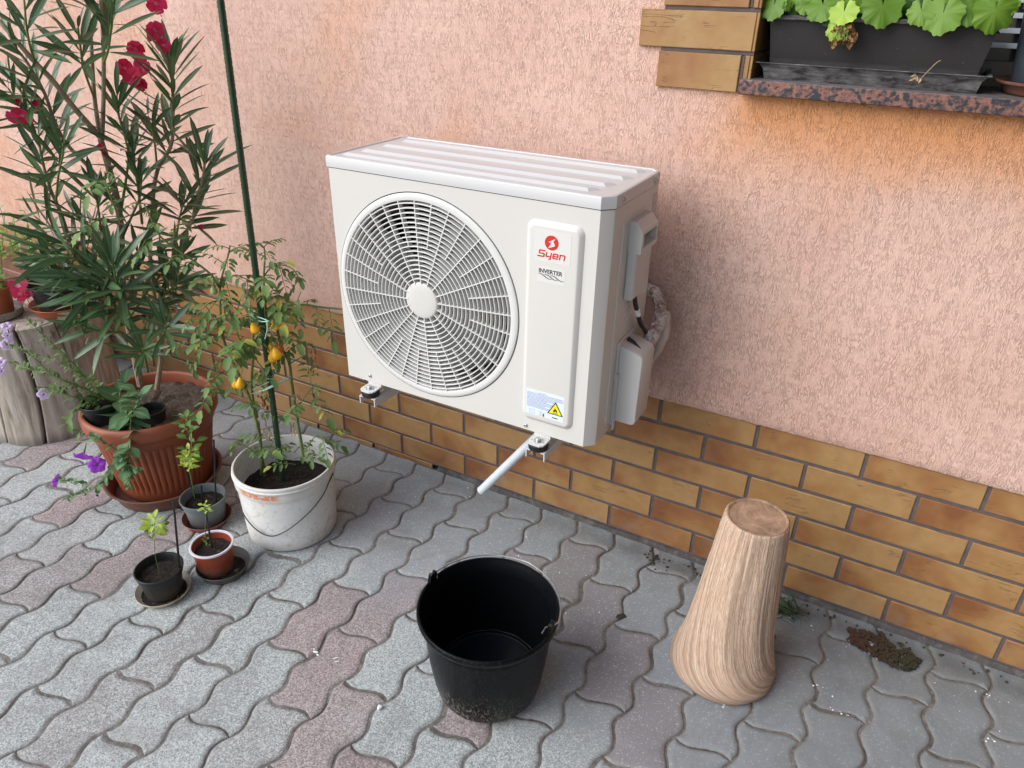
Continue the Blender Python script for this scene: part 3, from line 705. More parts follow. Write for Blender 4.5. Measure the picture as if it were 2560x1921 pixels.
M['lime'] = m_leaf('seedling_leaf', (.17, .30, .025), (.40, .50, .06), (.5, .6, .2), 5, .5, .35)
M['seed'] = m_leaf('dark_seedling_leaf', (.04, .10, .02), (.10, .20, .03), (.2, .3, .1), 5, .45, .25)
M['basil'] = m_leaf('light_leaf', (.10, .20, .035), (.22, .36, .06), (.3, .4, .12), 5, .55, .3)
M['clover'] = m_leaf('clover_leaf', (.018, .036, .018), (.075, .034, .024), (.10, .10, .06), 5, .6, .15)
M['grass'] = m_leaf('grass_blade', (.02, .045, .015), (.05, .09, .025), (.12, .18, .06), 5, .6, .2)
M['dry'] = m_leaf('withered_leaf', (.13, .055, .02), (.30, .16, .06), (.4, .3, .15), 5, .8, .15)
M['dryp'] = m_leaf('pale_withered_leaf', (.30, .20, .10), (.50, .38, .22), (.5, .4, .25), 5, .8, .15)
M['oflower'] = m_petal('oleander_petal', (.56, .012, .06), (.70, .045, .15), (.80, .25, .35), .22)
M['oflower2'] = m_petal('pink_oleander_petal', (.62, .03, .11), (.70, .06, .16), (.85, .5, .55), .30)
M['violet'] = m_petal('violet_petal', (.42, .06, .68), (.54, .12, .80), (.10, .01, .18), .16)
M['lilac'] = m_petal('lilac_petal', (.74, .56, .86), (.86, .72, .93), (.35, .2, .5), .14)
M['wilt'] = simple('wilted_petal', (.06, .02, .10), .7)
M['tomato'] = simple('yellow_tomato', (.82, .40, .012), .22, var=.12, vscale=50)
M['tomred'] = simple('orange_tomato', (.45, .12, .012), .22, var=.2, vscale=50)
M['tomgreen'] = simple('green_tomato', (.30, .38, .16), .3, var=.15, vscale=50)
M['water'] = simple('shallow_water', (.006, .008, .012), .06, var=.1)
M['residue'] = simple('dried_residue', (.07, .075, .075), .8, var=.4)
M['glass'] = simple('dark_glass', (.02, .022, .025), .08, var=.3)
M['frame'] = simple('window_frame', (.10, .085, .06), .5, var=.1)
M['blind'] = simple('blind_slat', (.45, .50, .56), .45, var=.05)
M['pebble'] = simple('pebble', (.75, .75, .72), .6, bump=.4)
M['debris'] = simple('dark_debris', (.045, .035, .03), .9)
M['planter'] = m_planter()
M['perlite'] = simple('perlite', (.78, .77, .75), .7)

# ================================================================== GROUND, PAVING
g = MB(); g.add([(-30, -30, -.0120), (30, -30, -.0120), (30, .05, -.0120), (-30, .05, -.0120)], [(0, 1, 2, 3)])
tag(g.build('ground', M['sand'], smooth=False), kind='structure')
sg = MB(); NXs, NYs = 520, 215; vs = []; fs = []
for j in range(NYs + 1):
    y = -1.75 + 1.752 * j / NYs
    for i in range(NXs + 1):
        x = -2.7 + 4.3 * i / NXs
        h_ = mnoise.noise(Vector((x * 5.5, y * 5.5, 0))) * .0030 + mnoise.noise(Vector((x * 23, y * 23, 4))) * .0022 + mnoise.noise(Vector((x * 70, y * 70, 9))) * .0008
        vs.append((x, y, min(-.0021, -.0032 + h_)))
for j in range(NYs):
    for i in range(NXs):
        a_ = j * (NXs + 1) + i; fs.append((a_, a_ + 1, a_ + NXs + 2, a_ + NXs + 1))
sg.add(vs, fs)
tag(sg.build('joint_sand', M['sand'], smooth=True), kind='structure')

PX, PY0 = .1195, -.928
CELL = .239
RED_SET = {tuple(c) for c in RED}
DRK_SET = {tuple(c) for c in DRK}
def bx(k, y): return -.5165 + PX * k + .0102 * math.cos(2 * PI * (y + .778) / PX)
def paver_outline(k, j):
    off = PX if k % 2 else 0
    y0 = PY0 + off + CELL * j; y1 = y0 + CELL
    sh = lambda yc, t: yc - .0088 * math.sin(2 * PI * t) - .0015 + .003 * t
    n = 24; pts = []
    for i in range(9):
        t = i / 9; a = sh(y0, t)
        pts.append((bx(k, a) * (1 - t) + bx(k + 1, a) * t, a))
    for i in range(n):
        y = sh(y0, 1) + (CELL) * i / n
        pts.append((bx(k + 1, y), y))
    for i in range(9):
        t = 1 - i / 9; a = sh(y1, t)
        pts.append((bx(k, a) * (1 - t) + bx(k + 1, a) * t, a))
    for i in range(n):
        y = sh(y1, 0) - (CELL) * i / n
        pts.append((bx(k, y), y))
    return pts
def inset(pts, d):
    n = len(pts); out = []
    for i in range(n):
        x0, y0 = pts[i - 1]; x1, y1 = pts[(i + 1) % n]
        tx, ty = x1 - x0, y1 - y0; L = math.hypot(tx, ty) or 1
        out.append((pts[i][0] - ty / L * d, pts[i][1] + tx / L * d))
    return out
pv = MB()
rnd = random.Random(5)
for k in range(-32, 26):
    for j in range(-8, 6):
        pts = paver_outline(k, j)
        cy = sum(p[1] for p in pts) / len(pts)
        if min(p[1] for p in pts) > -.03 or cy < -2.8: continue
        red = 1.0 if (k, j) in RED_SET else 0.0
        rr = rnd.random()
        if (k, j) in DRK_SET: red = .55; rr = 0.0
        elif red: red = rnd.uniform(.8, 1)
        elif k > 5 and rnd.random() < .0: red = .6
        elif rnd.random() < .08: red = .25
        if red == 0 and (k > 14 or k < -14) and rnd.random() < .2: red = .9
        gap = rnd.uniform(.0008, .0024)
        tz = rnd.uniform(-.0010, .0010); sx = rnd.uniform(-.010, .010); sy = rnd.uniform(-.007, .007)
        cx = sum(p[0] for p in pts) / len(pts)
        rings = [(gap, -.014), (gap + .0003, -.0040), (gap + .0016, -.0024), (gap + .0040, -.0012), (gap + .0078, -.0003), (gap + .0115, 0)]
        n = len(pts); vs = []; at = []
        for ri, (d, z) in enumerate(rings):
            for q in inset(pts, d):
                jit = mnoise.noise(Vector((q[0] * 60, q[1] * 60, ri * .3))) * .0009
                y = min(q[1] + jit, -.0055 - .0012 * ri)
                vs.append((q[0] + jit, y, z + tz + sx * (q[0] - cx) + sy * (q[1] - cy)))
                at.append((red, rr, (1, 1, .85, .55, .22, .04)[ri], 1))
        fs = []
        for ri in range(len(rings) - 1):
            for i in range(n):
                i2 = (i + 1) % n
                fs.append((ri * n + i, ri * n + i2, (ri + 1) * n + i2, (ri + 1) * n + i))
        # top sheet: a grid stretched between the four edges
        b = (len(rings) - 1) * n
        Bt = [vs[b + i] for i in range(10)]; Tp = [vs[b + i] for i in range(42, 32, -1)]
        Lf = [vs[b]] + [vs[b + i] for i in range(n - 1, 41, -1)]; Rg = [vs[b + i] for i in range(9, 34)]
        ids = {}
        for r_ in range(25):
            for c_ in range(10):
                if r_ == 0: ids[r_, c_] = b + c_
                elif r_ == 24: ids[r_, c_] = b + 42 - c_
                elif c_ == 0: ids[r_, c_] = b + n - r_
                elif c_ == 9: ids[r_, c_] = b + 9 + r_
                else:
                    s = c_ / 9; t = r_ / 24
                    q = [(1 - t) * Bt[c_][k_] + t * Tp[c_][k_] + (1 - s) * Lf[r_][k_] + s * Rg[r_][k_] - ((1 - s) * (1 - t) * Bt[0][k_] + s * (1 - t) * Bt[9][k_] + (1 - s) * t * Tp[0][k_] + s * t * Tp[9][k_]) for k_ in range(3)]
                    ids[r_, c_] = len(vs); vs.append(tuple(q)); at.append((red, rr, 0, 1))
        for r_ in range(24):
            for c_ in range(9):
                fs.append((ids[r_, c_], ids[r_, c_ + 1], ids[r_ + 1, c_ + 1], ids[r_ + 1, c_]))
        pv.add(vs, fs, at)
tag(pv.build('paving', M['paver'], sharp=50), kind='structure')

# ================================================================== HOUSE WALL
wall = empty('house_wall', (0, 0, 0), 'pink rough-plastered house wall with a brown clinker tile plinth and a window', 'wall')
PF = -.012                                   # plaster face
WX0, WX1, WZ0, WZ1 = .368, 1.62, 1.2385, 2.55  # window opening
XL, XR = -5.0, 4.0
pm = MB()
def face(mb, x0, z0, x1, z1, y):
    mb.add([(x0, y, z0), (x1, y, z0), (x1, y, z1), (x0, y, z1)], [(0, 1, 2, 3)])
ZB = .4835
nseg = 900
# ragged lower edge of the render coat
ed = []
for i in range(nseg + 1):
    x = XL + (XR - XL) * i / nseg
    ed.append((x, ZB + .0022 * mnoise.noise(Vector((x * 70, 0, 0))) + .0016 * mnoise.noise(Vector((x * 200, 3, 0))) + .003 * mnoise.noise(Vector((x * 3, 9, 0)))))
vs = []
for x, z in ed: vs += [(x, .0, z + .001), (x, PF + .003, z), (x, PF, z + .004), (x, PF, ZB + .03)]
fs = []
for i in range(nseg):
    for q in range(3):
        a = i * 4 + q
        fs.append((a, a + 4, a + 5, a + 1))
pm.add(vs, fs)
face(pm, XL, ZB + .03, XR, WZ0, PF)
face(pm, XL, WZ0, WX0, 3.4, PF)
face(pm, WX1, WZ0, XR, 3.4, PF)
face(pm, WX0, WZ1, WX1, 3.4, PF)
pm.add([(WX0, PF, WZ0), (WX0, .2, WZ0), (WX0, .2, WZ1), (WX0, PF, WZ1)], [(0, 1, 2, 3)])
pm.add([(WX1, PF, WZ0), (WX1, .2, WZ0), (WX1, .2, WZ1), (WX1, PF, WZ1)], [(0, 3, 2, 1)])
pm.add([(WX0, PF, WZ1), (WX1, PF, WZ1), (WX1, .2, WZ1), (WX0, .2, WZ1)], [(0, 3, 2, 1)])
pm.box(XL, .22, -.2, XR, .3, 3.4)
pm.box(XL, PF, 3.402, XR, .3, 3.45)
pm.build('plaster', M['plaster'], wall, smooth=True, sharp=60)

tl = MB(); gm = MB()
H = .07905
gm.box(XL, .0, .012, XR, .02, .49)
offs = {1: .026, 2: .153, 3: .030, 4: .164, 5: .037, 6: .166, 7: .04}
def tile(mb, x0, x1, z0, z1, yb, yf, rng):
    """one tile with eased, slightly uneven edges; attribute = random, position along tile"""
    nx = max(2, int((x1 - x0) / .04)); r = rng.random(); b = .0016
    xs = [x0, x0 + b] + [x0 + (x1 - x0) * i / nx for i in range(1, nx)] + [x1 - b, x1]
    zs = [z0, z0 + b, (z0 + z1) / 2, z1 - b, z1]
    vs = []; at = []
    for zi, z in enumerate(zs):
        for xi, x in enumerate(xs):
            e = xi in (0, len(xs) - 1) or zi in (0, 4)
            jz = mnoise.noise(Vector((x * 25, z * 25, r * 50))) * .0006
            y = yf + (b if e else 0) + jz
            vs.append((x, y, z + jz)); at.append((r, (x - x0) / (x1 - x0), (z - z0) / (z1 - z0), 1))
    n = len(xs)
    fs = [(zi * n + xi, zi * n + xi + 1, (zi + 1) * n + xi + 1, (zi + 1) * n + xi) for zi in range(4) for xi in range(n - 1)]
    rim = [i for i in range(n)] + [q * n + n - 1 for q in range(1, 5)] + [4 * n + i for i in range(n - 2, -1, -1)] + [q * n for q in range(3, 0, -1)]
    base = len(vs)
    for i in rim:
        vs.append((vs[i][0], yb, vs[i][2])); at.append(at[i])
    m = len(rim)
    fs += [(rim[i], base + i, base + (i + 1) % m, rim[(i + 1) % m]) for i in range(m)]
    mb.add(vs, fs, at)
rt = random.Random(3)
for row in range(1, 7):
    z0 = (6 - row) * H + .0195; z1 = z0 + H - .0095
    if row == 1: z1 = ZB + .012
    i0 = int((XL - offs[row]) / .25) + 1
    x = offs[row] + .25 * i0
    while x + .25 < XR:
        tile(tl, x + .0045, x + .2455, z0, z1, .002, -.0035, rt)
        x += .25
tl.build('plinth_tiles', M['tile'], wall, sharp=30)
gm.build('plinth_grout', M['grout'], wall, smooth=False)
# thin cut course and bitumen-stained footing at the foot of the wall
cut = MB()
x = offs[7] - 20 * .25
while x < -.46:
    x1 = x + .2455
    xe = min(x1, -.44)
    h0 = .0165
    tile(cut, x + .0045, xe, -.006, h0 - .0025, .002, -.0032, rt)
    x += .25
cut.build('cut_tile_course', M['tile'], wall, sharp=30)
ft = MB(); n = 260
vs = []
for i in range(n + 1):
    x = -.44 + (XR + .44) * i / n
    w = .010 + .004 * mnoise.noise(Vector((x * 9, 0, 2))) + .0035 * mnoise.noise(Vector((x * 37, 0, 5)))
    zt = .014 + .0018 * mnoise.noise(Vector((x * 30, 1, 0)))
    vs += [(x, .004, zt), (x, -.004, zt - .001), (x, -w, .002), (x, -w - .001, -.01)]
fs = []
for i in range(n):
    for q in range(3):
        a = i * 4 + q; fs.append((a + 1, a + 5, a + 4, a))
ft.add(vs, fs)
ft.build('footing_strip', M['concrete'], wall)

# window surround tiles, sill, reveal, window
tr = MB(); gt = MB()
z = 1.2385; row = 0
while z < WZ1:
    z1 = z + .0700
    if row % 2 == 0:
        tile(tr, .1775, .3505, z, z1, PF + .002, -.0215, rt)
        tile(tr, .3585, .3685, z, z1, PF + .002, -.0215, rt)
        gt.box(.352, -.0185, z + .002, .357, PF + .004, z1 - .001)
    else:
        tile(tr, .1305, .3685, z, z1, PF + .002, -.0215, rt)
    # returns into the reveal
    zc = z
    tr.bbox(.3690, -.020, zc, .3745, .145, z1, .001, (rt.random(), .3, .5, 1))
    z = z1 + .0075
    if z < WZ1 - .07:
        gt.box(.1795 if row % 2 else .1795, -.0175, z1 + .0005, .3735, PF + .004, z - .0005)
    row += 1
tr.build('window_surround_tiles', M['tile'], wall, sharp=30)
gt.build('surround_grout', M['grout'], wall, smooth=False)
sl = MB()
sl.bbox(.360, -.0455, 1.2385, 1.66, .16, 1.2665, .0018)
sl.build('window_sill', M['granite'], wall, sharp=30)
win = MB()
win.box(.3748, .150, 1.267, .435, .185, WZ1); win.box(1.56, .150, 1.267, WX1, .185, WZ1)
win.box(.4352, .150, 1.267, 1.5598, .185, 1.312); win.box(.4352, .150, WZ1 - .05, 1.5598, .185, WZ1)
wo_ = win.build('window', M['frame'], wall, smooth=False)
gl = MB(); gl.box(.4354, .166, 1.3122, 1.5596, .172, WZ1 - .0502)
gl.build('glass', M['glass'], wo_, smooth=False)
bl = MB()
zz = 1.335
while zz < 2.48:
    bl.add([(.44, .160, zz), (1.555, .160, zz), (1.555, .1645, zz + .009), (.44, .1645, zz + .009)], [(0, 1, 2, 3)])
    zz += .026
bl.build('blind', M['blind'], wo_, smooth=False, thick=.0008)

# ================================================================== AIR CONDITIONER
AX, AY, AZ = -.430, -.3995, .5398
AW, AD, AH = .675, .2825, .5486
CH = .0205
ac = empty('air_conditioner', (AX + AW / 2, AY + AD / 2, AZ), 'cream outdoor air conditioning unit with a round fan grille, mounted on the wall', 'air conditioner')
FCX, FCZ, FR = AX + .2490, AZ + .2590, .2395
GCX, GCZ, GR = AX + .2468, AZ + .2582, .2235
HB = AH - .0262           # height of the casing under the lid
body = MB()
# front sheet with the round opening
n = 144; rr_ = FR + .0018
def rect_hit(a, x0, z0, x1, z1):
    dx, dz = math.cos(a), math.sin(a); t = 1e9
    if dx > 1e-9: t = min(t, (x1 - FCX) / dx)
    if dx < -1e-9: t = min(t, (x0 - FCX) / dx)
    if dz > 1e-9: t = min(t, (z1 - FCZ) / dz)
    if dz < -1e-9: t = min(t, (z0 - FCZ) / dz)
    return FCX + dx * t, FCZ + dz * t
xa, xb, za, zb = AX + .003, AX + AW - CH, AZ + .002, AZ + HB
angs = sorted([2 * PI * i / n for i in range(n)] + [math.atan2(z - FCZ, x - FCX) % (2 * PI) for x in (xa, xb) for z in (za, zb)])
vs = []; fs = []
for a in angs:
    vs.append((FCX + rr_ * math.cos(a), AY, FCZ + rr_ * math.sin(a)))
    X, Z = rect_hit(a, xa, za, xb, zb); vs.append((X, AY, Z))
m_ = len(angs)
for i in range(m_):
    j = (i + 1) % m_
    fs.append((2 * i, 2 * i + 1, 2 * j + 1, 2 * j))
body.add(vs, fs)
# edge of the opening turned inwards
vs = []; fs = []
for i in range(n):
    a = 2 * PI * i / n
    for y in (AY, AY + .02): vs.append((FCX + rr_ * math.cos(a), y, FCZ + rr_ * math.sin(a)))
for i in range(n):
    j = (i + 1) % n; fs.append((2 * i, 2 * j, 2 * j + 1, 2 * i + 1))
body.add(vs, fs)
# wrap: plan outline of the casing (front omitted)
outl = [(AX + AW - CH, AY), (AX + AW - .0035, AY + CH - .004), (AX + AW, AY + CH + .001), (AX + AW, AY + AD - .018), (AX + AW - .018, AY + AD), (AX + .018, AY + AD), (AX, AY + AD - .018), (AX, AY + .003), (AX + .003, AY)]
vs = []; fs = []
for x, y in outl: vs += [(x, y, AZ + .002), (x, y, AZ + HB)]
for i in range(len(outl) - 1): fs.append((2 * i, 2 * i + 2, 2 * i + 3, 2 * i + 1))
fs.append(tuple(2 * i for i in reversed(range(len(outl)))))
body.add(vs, fs)
body.build('casing', M['ac'], ac, sharp=20)
# shadow seam between casing and lid
sm_ = MB()
vs = [(x + (.0018 if x < AX + .1 else -.0018), y + (.0018 if y < AY + .1 else -.0018), z) for x, y in outl for z in (AZ + HB - .001, AZ + HB + .0032)]
fs = [(2 * i, (2 * i + 2) % len(vs), (2 * i + 3) % len(vs), 2 * i + 1) for i in range(len(outl))]
sm_.add(vs, fs); sm_.build('lid_seam', M['acdark'], ac, smooth=False)
# lid
lid = MB()
o_ = .0016
lo = [(AX - o_, AY - o_), (AX + AW - CH, AY - o_), (AX + AW + o_, AY + CH), (AX + AW + o_, AY + AD - .020), (AX + AW - .020, AY + AD + o_), (AX - o_ + .02, AY + AD + o_), (AX - o_, AY + AD - .02)]
zt = AZ + AH
def ins(pts, d):
    return inset(pts, d)
rings = [(lo, AZ + HB + .0018), (lo, zt - .0035), (ins(lo, .0012), zt - .001), (ins(lo, .0035), zt), (ins(lo, .0095), zt), (ins(lo, .0115), zt - .0022)]
vs = []; fs = []; L = len(lo)
for P_, z in rings: vs += [(x, y, z) for x, y in P_]
for r_ in range(len(rings) - 1):
    for i in range(L):
        j = (i + 1) % L
        fs.append((r_ * L + i, r_ * L + j, (r_ + 1) * L + j, (r_ + 1) * L + i))
fs.append(tuple((len(rings) - 1) * L + i for i in range(L)))
lid.add(vs, fs)
# pressed ribs
for (y0, xs, xe) in ((.040, .020, .628), (.093, .030, .640), (.165, .034, .648), (.236, .038, .652)):
    w = .0115; hh = .0052; sl_ = .009
    a0, a1 = AX + xs, AX + xe; yy = AY + y0
    b0 = zt - .0022
    vs = [(a0, yy - w, b0), (a1 - .012, yy - w, b0), (a1 + .004, yy + w, b0), (a0 - .003, yy + w, b0),
          (a0 + sl_, yy - w + .0075, b0 + hh), (a1 - .019, yy - w + .0075, b0 + hh), (a1 - .009, yy + w - .0075, b0 + hh), (a0 + sl_ - .003, yy + w - .0075, b0 + hh)]
    lid.add(vs, [(0, 1, 5, 4), (1, 2, 6, 5), (2, 3, 7, 6), (3, 0, 4, 7), (4, 5, 6, 7)])
lido = lid.build('lid', M['aclid'], ac, sharp=25)
for yy in (AY + .055, AY + .235):
    b_ = MB(); b_.box(AX + AW + .0012, yy - .0045, zt - .022, AX + AW + .0026, yy + .0045, zt - .003)
    b_.build('screw_tab', M['aclid'], lido, smooth=False)
def screw(x, y, z, axis, parent, r=.0048):
    s = MB()
    prof = [(r, 0), (r, .0012), (r * .8, .0026), (r * .45, .003), (r * .42, .0014), (0, .0014)]
    s.lathe(prof, 16)
    if axis == 'y': s.v = [(vx + x, y - vz, vy + z) for vx, vy, vz in s.v]
    elif axis == 'x': s.v = [(x + vz, vx + y, vy + z) for vx, vy, vz in s.v]
    else: s.v = [(vx + x, vy + y, vz + z) for vx, vy, vz in s.v]
    if axis == 'y': s.f = [tuple(reversed(f)) if False else f for f in s.f]
    return s.build('screw', M['zinc'], parent, sharp=50)
screw(AX + .0722, AY, AZ + .0186, 'y', ac)
screw(AX + .5133, AY, AZ + .0125, 'y', ac)
screw(AX + AW + .0024, AY + .055, zt - .014, 'x', lido, .0042)
screw(AX + AW + .0024, AY + .235, zt - .014, 'x', lido, .0042)
screw(AX + AW, AY + .088, AZ + .014, 'x', ac, .0042)
# bezel and grille
bz = MB()
bz.lathe([(FR - .0005, -.004), (FR - .0006, .0014), (FR - .0022, .0026), (FR - .0070, .0036), (GR + .0030, .0036), (GR + .0008, .0030), (GR, .0010), (GR, -.012)], 144, (FCX, AY, FCZ), axis='y')
bz.v = [(x + (GCX - FCX) * (1 if math.hypot(x - FCX, z - FCZ) < GR + .006 else 0), y, z + (GCZ - FCZ) * (1 if math.hypot(x - FCX, z - FCZ) < GR + .006 else 0)) for x, y, z in bz.v]
dk = MB(); dk.lathe([(FR + .0019, -.0022), (FR - .0010, -.0022)], 96, (FCX, AY, FCZ), axis='y'); dk.build('bezel_gap_shade', M['acdark'], ac)  # dark ring put in for the shade inside the bezel gap
grille_root = bz.build('grille_bezel', M['acgrille'], ac, sharp=50)
gr_ = MB()
def dome(r): return .0035 * (1 - (r / GR) ** 2)
NR = 17
for i in range(NR):
    r = .0520 + (GR - .0520 - .0055) * i / (NR - 1)
    w = .00115; y = dome(r)
    y += .0040
    gr_.lathe([(r + w, y - .0105), (r + w, y + .0001), (r, y + .0007), (r - w, y + .0001), (r - w, y - .0105), (r + w, y - .0105)], 128, (GCX, AY + .001, GCZ), axis='y')
for q in range(32):
    a = 2 * PI * (q + .30) / 32
    r0 = .040 if q % 2 == 0 else .0520 + (GR - .0575) * 7 / 16.
    ns = 6; vs = []; fs = []
    for i in range(ns + 1):
        r = r0 + (GR + .001 - r0) * i / ns
        y = -dome(r) + AY - .0035
        sx_, cz_ = -math.sin(a) * .0011, math.cos(a) * .0011
        for s in (-1, 1):
            vs.append((GCX + r * math.cos(a) + s * sx_, y, GCZ + r * math.sin(a) + s * cz_))
            vs.append((GCX + r * math.cos(a) + s * sx_, y + .0140, GCZ + r * math.sin(a) + s * cz_))
    for i in range(ns):
        b = i * 4
        fs += [(b, b + 2, b + 6, b + 4), (b, b + 4, b + 5, b + 1), (b + 2, b + 3, b + 7, b + 6)]
    fs.append((0, 1, 3, 2)); gr_.add(vs, fs)
gr_.build('grille', M['acgrille'], grille_root, sharp=35)
hb = MB()
hb.lathe([(.0425, -.012), (.0430, .0030), (.0415, .0050), (.038, .0060), (.020, .0064), (0, .0066)], 64, (GCX - .0042, AY, GCZ - .0008), axis='y')
hb.build('hub_cap', M['ac'], grille_root, sharp=40)
# inside: shroud ring, coil, blades
sh_ = MB()
sh_.lathe([(GR + .004, -.014), (GR - .002, -.030), (GR - .006, -.10), (GR - .006, -.16)], 96, (GCX, AY, GCZ), axis='y')
sh_.build('fan_shroud', M['shroud'], ac)
co = MB(); co.add([(GCX - .24, AY + .20, GCZ - .24), (GCX + .24, AY + .20, GCZ - .24), (GCX + .24, AY + .20, GCZ + .24), (GCX - .24, AY + .20, GCZ + .24)], [(0, 1, 2, 3)])
co.build('condenser_coil', M['coil'], ac, smooth=False)
fanb = MB()
fanb.lathe([(.05, -.10), (.048, -.052), (.042, -.048), (0, -.046)], 40, (GCX, AY, GCZ), axis='y')
fan = fanb.build('fan', M['fan'], ac)
for q in range(3):
    a0 = 2 * PI * q / 3 + R(38); vs = []; fs = []; na, nr = 14, 8
    for i in range(nr + 1):
        r = .045 + (.205 - .045) * i / nr
        for j in range(na + 1):
            t = j / na
            span = R(62) + R(18) * math.sin(PI * i / nr)
            a = a0 + (t - .5) * span + .25 * (i / nr)
            vs.append((GCX + r * math.cos(a), AY + .045 + .060 * t + .012 * math.sin(PI * t), GCZ + r * math.sin(a)))
    for i in range(nr):
        for j in range(na):
            b = i * (na + 1) + j; fs.append((b, b + 1, b + na + 2, b + na + 1))
    bl_ = MB(); bl_.add(vs, fs); bl_.build('fan_blade', M['fan'], fan, thick=.003)
# raised front panel
def rrect(x0, z0, x1, z1, r, seg=8):
    out = []
    for cx, cz, a in ((x1 - r, z0 + r, -90), (x1 - r, z1 - r, 0), (x0 + r, z1 - r, 90), (x0 + r, z0 + r, 180)):
        for i in range(seg + 1):
            t = R(a + 90 * i / seg); out.append((cx + r * math.cos(t), cz + r * math.sin(t)))
    return out
pn = MB()
px0, pz0, px1, pz1 = AX + .5030, AZ + .0325, AX + .6280, AZ + .4880
rg = [(0, .002, .020), (.0006, .0012, .0195), (.0020, -.0004, .018), (.0085, -.0058, .0125), (.0105, -.0068, .011), (.012, -.0070, .010)]
vs = []; fs = []
for d, y, r in rg:
    vs += [(x, AY + y - .001, z) for x, z in rrect(px0 + d, pz0 + d, px1 - d, pz1 - d, r)]
L = 36
for i in range(len(rg) - 1):
    for j in range(L):
        k = (j + 1) % L; fs.append((i * L + j, i * L + k, (i + 1) * L + k, (i + 1) * L + j))
fs.append(tuple((len(rg) - 1) * L + j for j in range(L)))
pn.add(vs, fs)
panel = pn.build('front_panel', M['ac'], ac, sharp=35)
YP = AY - .0080
def sticker(x0, z0, x1, z1, mat, name, parent, y=YP, t=.00025):
    s = MB(); poly_extrude(s, [(x0, z0), (x1, z0), (x1, z1), (x0, z1)], y - t, y)
    return s.build(name, mat, parent, smooth=False)
LX, LZ = AX, AZ
st1 = sticker(LX + .5235, LZ + .4065, LX + .6030, LZ + .4705, M['clearsticker'], 'brand_sticker', panel)
lg = MB()
cx, cz, rr0 = LX + .5612, LZ + .4472, .0148
poly_extrude(lg, [(cx + rr0 * math.cos(2 * PI * i / 48), cz + rr0 * math.sin(2 * PI * i / 48)) for i in range(48)], YP - .0007, YP - .0003)
def stroke(mb, pts, w, y0=YP - .0007, y1=YP - .0003):
    """ribbon lettering stroke with square joints"""
    for (x0, z0), (x1, z1) in zip(pts, pts[1:]):
        dx, dz = x1 - x0, z1 - z0; L_ = math.hypot(dx, dz); dx /= L_; dz /= L_
        h = w / 2
        a = (x0 - dx * h, z0 - dz * h); b = (x1 + dx * h, z1 + dz * h)
        y0 -= .00001
        poly_extrude(mb, [(a[0] + dz * h, a[1] - dx * h), (b[0] + dz * h, b[1] - dx * h), (b[0] - dz * h, b[1] + dx * h), (a[0] - dz * h, a[1] + dx * h)], y0, y1)
def letters(mb, word, x, z, h, w, gap, sw, slant=.18):
    G = {'S': [[(1, 1), (.12, 1), (0, .9), (0, .6), (.12, .5), (.88, .5), (1, .4), (1, .1), (.88, 0), (-.12, 0)]],
         'y': [[(0, 1), (0, .3), (.12, .18), (.9, .18)], [(1, 1), (1, -.25), (.75, -.38)]],
         'e': [[(.95, .5), (1, .5), (1, .85), (.85, 1), (.15, 1), (0, .85), (0, .15), (.15, 0), (1, 0)], [(.95, .45), (.15, .45)]],
         'n': [[(0, 0), (0, 1), (.85, 1), (1, .85), (1, 0)]]}
    for ch in word:
        hh = h if ch.isupper() else h * .72
        ww = w * (1.12 if ch.isupper() else 1)
        for st in G[ch]:
            stroke(mb, [(x + px * ww + slant * (pz * hh), z + pz * hh) for px, pz in st], sw)
        x += ww + gap
letters(lg, 'Syen', LX + .5338, LZ + .4172, .0122, .0100, .0048, .0026)
lg.build('red_lettering', M['redink'], st1, smooth=False)
bo = MB()
poly_extrude(bo, [(cx + .0085, cz + .0098), (cx - .0070, cz + .0010), (cx - .0005, cz + .0000), (cx - .0068, cz - .0112), (cx + .0078, cz - .0052), (cx + .0062, cz - .0005), (cx + .0035, cz + .0028)], YP - .0010, YP - .0006)
bo.build('bolt_emblem', M['clearsticker'], st1, smooth=False)
st2 = sticker(LX + .5315, LZ + .3640, LX + .5930, LZ + .3960, M['clearsticker'], 'inverter_sticker', panel)
def text_mesh(body_, size, x, z, y, name, mat, parent, width=None, sx=1.0):
    cu = bpy.data.curves.new('lettering', 'FONT'); cu.body = body_; cu.size = size; cu.extrude = .00008; cu.offset = .00022
    cu.align_x = 'LEFT'
    to = bpy.data.objects.new('lettering', cu); col.objects.link(to)
    bpy.context.view_layer.update()
    me = bpy.data.meshes.new_from_object(to.evaluated_get(bpy.context.evaluated_depsgraph_get()))
    xs = [v.co.x for v in me.vertices]
    k = (width / (max(xs) - min(xs))) if width else sx
    mb = MB(); x_0 = min(xs)
    mb.add([(x + (v.co.x - x_0) * k, y - v.co.z, z + v.co.y) for v in me.vertices], [tuple(p.vertices) for p in me.polygons])
    bpy.data.objects.remove(to); bpy.data.curves.remove(cu); bpy.data.meshes.remove(me)
    return mb.build(name, mat, parent, smooth=False)
text_mesh('INVERTER', .0125, LX + .5355, LZ + .3835, YP - .0006, 'lettering', M['greyink'], st2, .0520)
wv = MB()
for q in range(3):
    pts = []
    for i in range(13):
        t = i / 12
        pts.append((LX + .5335 + .0135 * q + .031 * t, YP - .0006, LZ + .3805 - .0035 * (1 - math.cos(PI * t)) + .0012 * math.sin(PI * t * 2)))
    wv.tube(pts, [.0003 + .0006 * math.sin(PI * i / 12) for i in range(13)], 6)
wv.build('wave_marks', M['greyink'], st2)
st3 = sticker(LX + .5160, LZ + .0520, LX + .6080, LZ + .1150, M['sticker'], 'warning_sticker', panel)
tx = MB(); rt = random.Random(9)
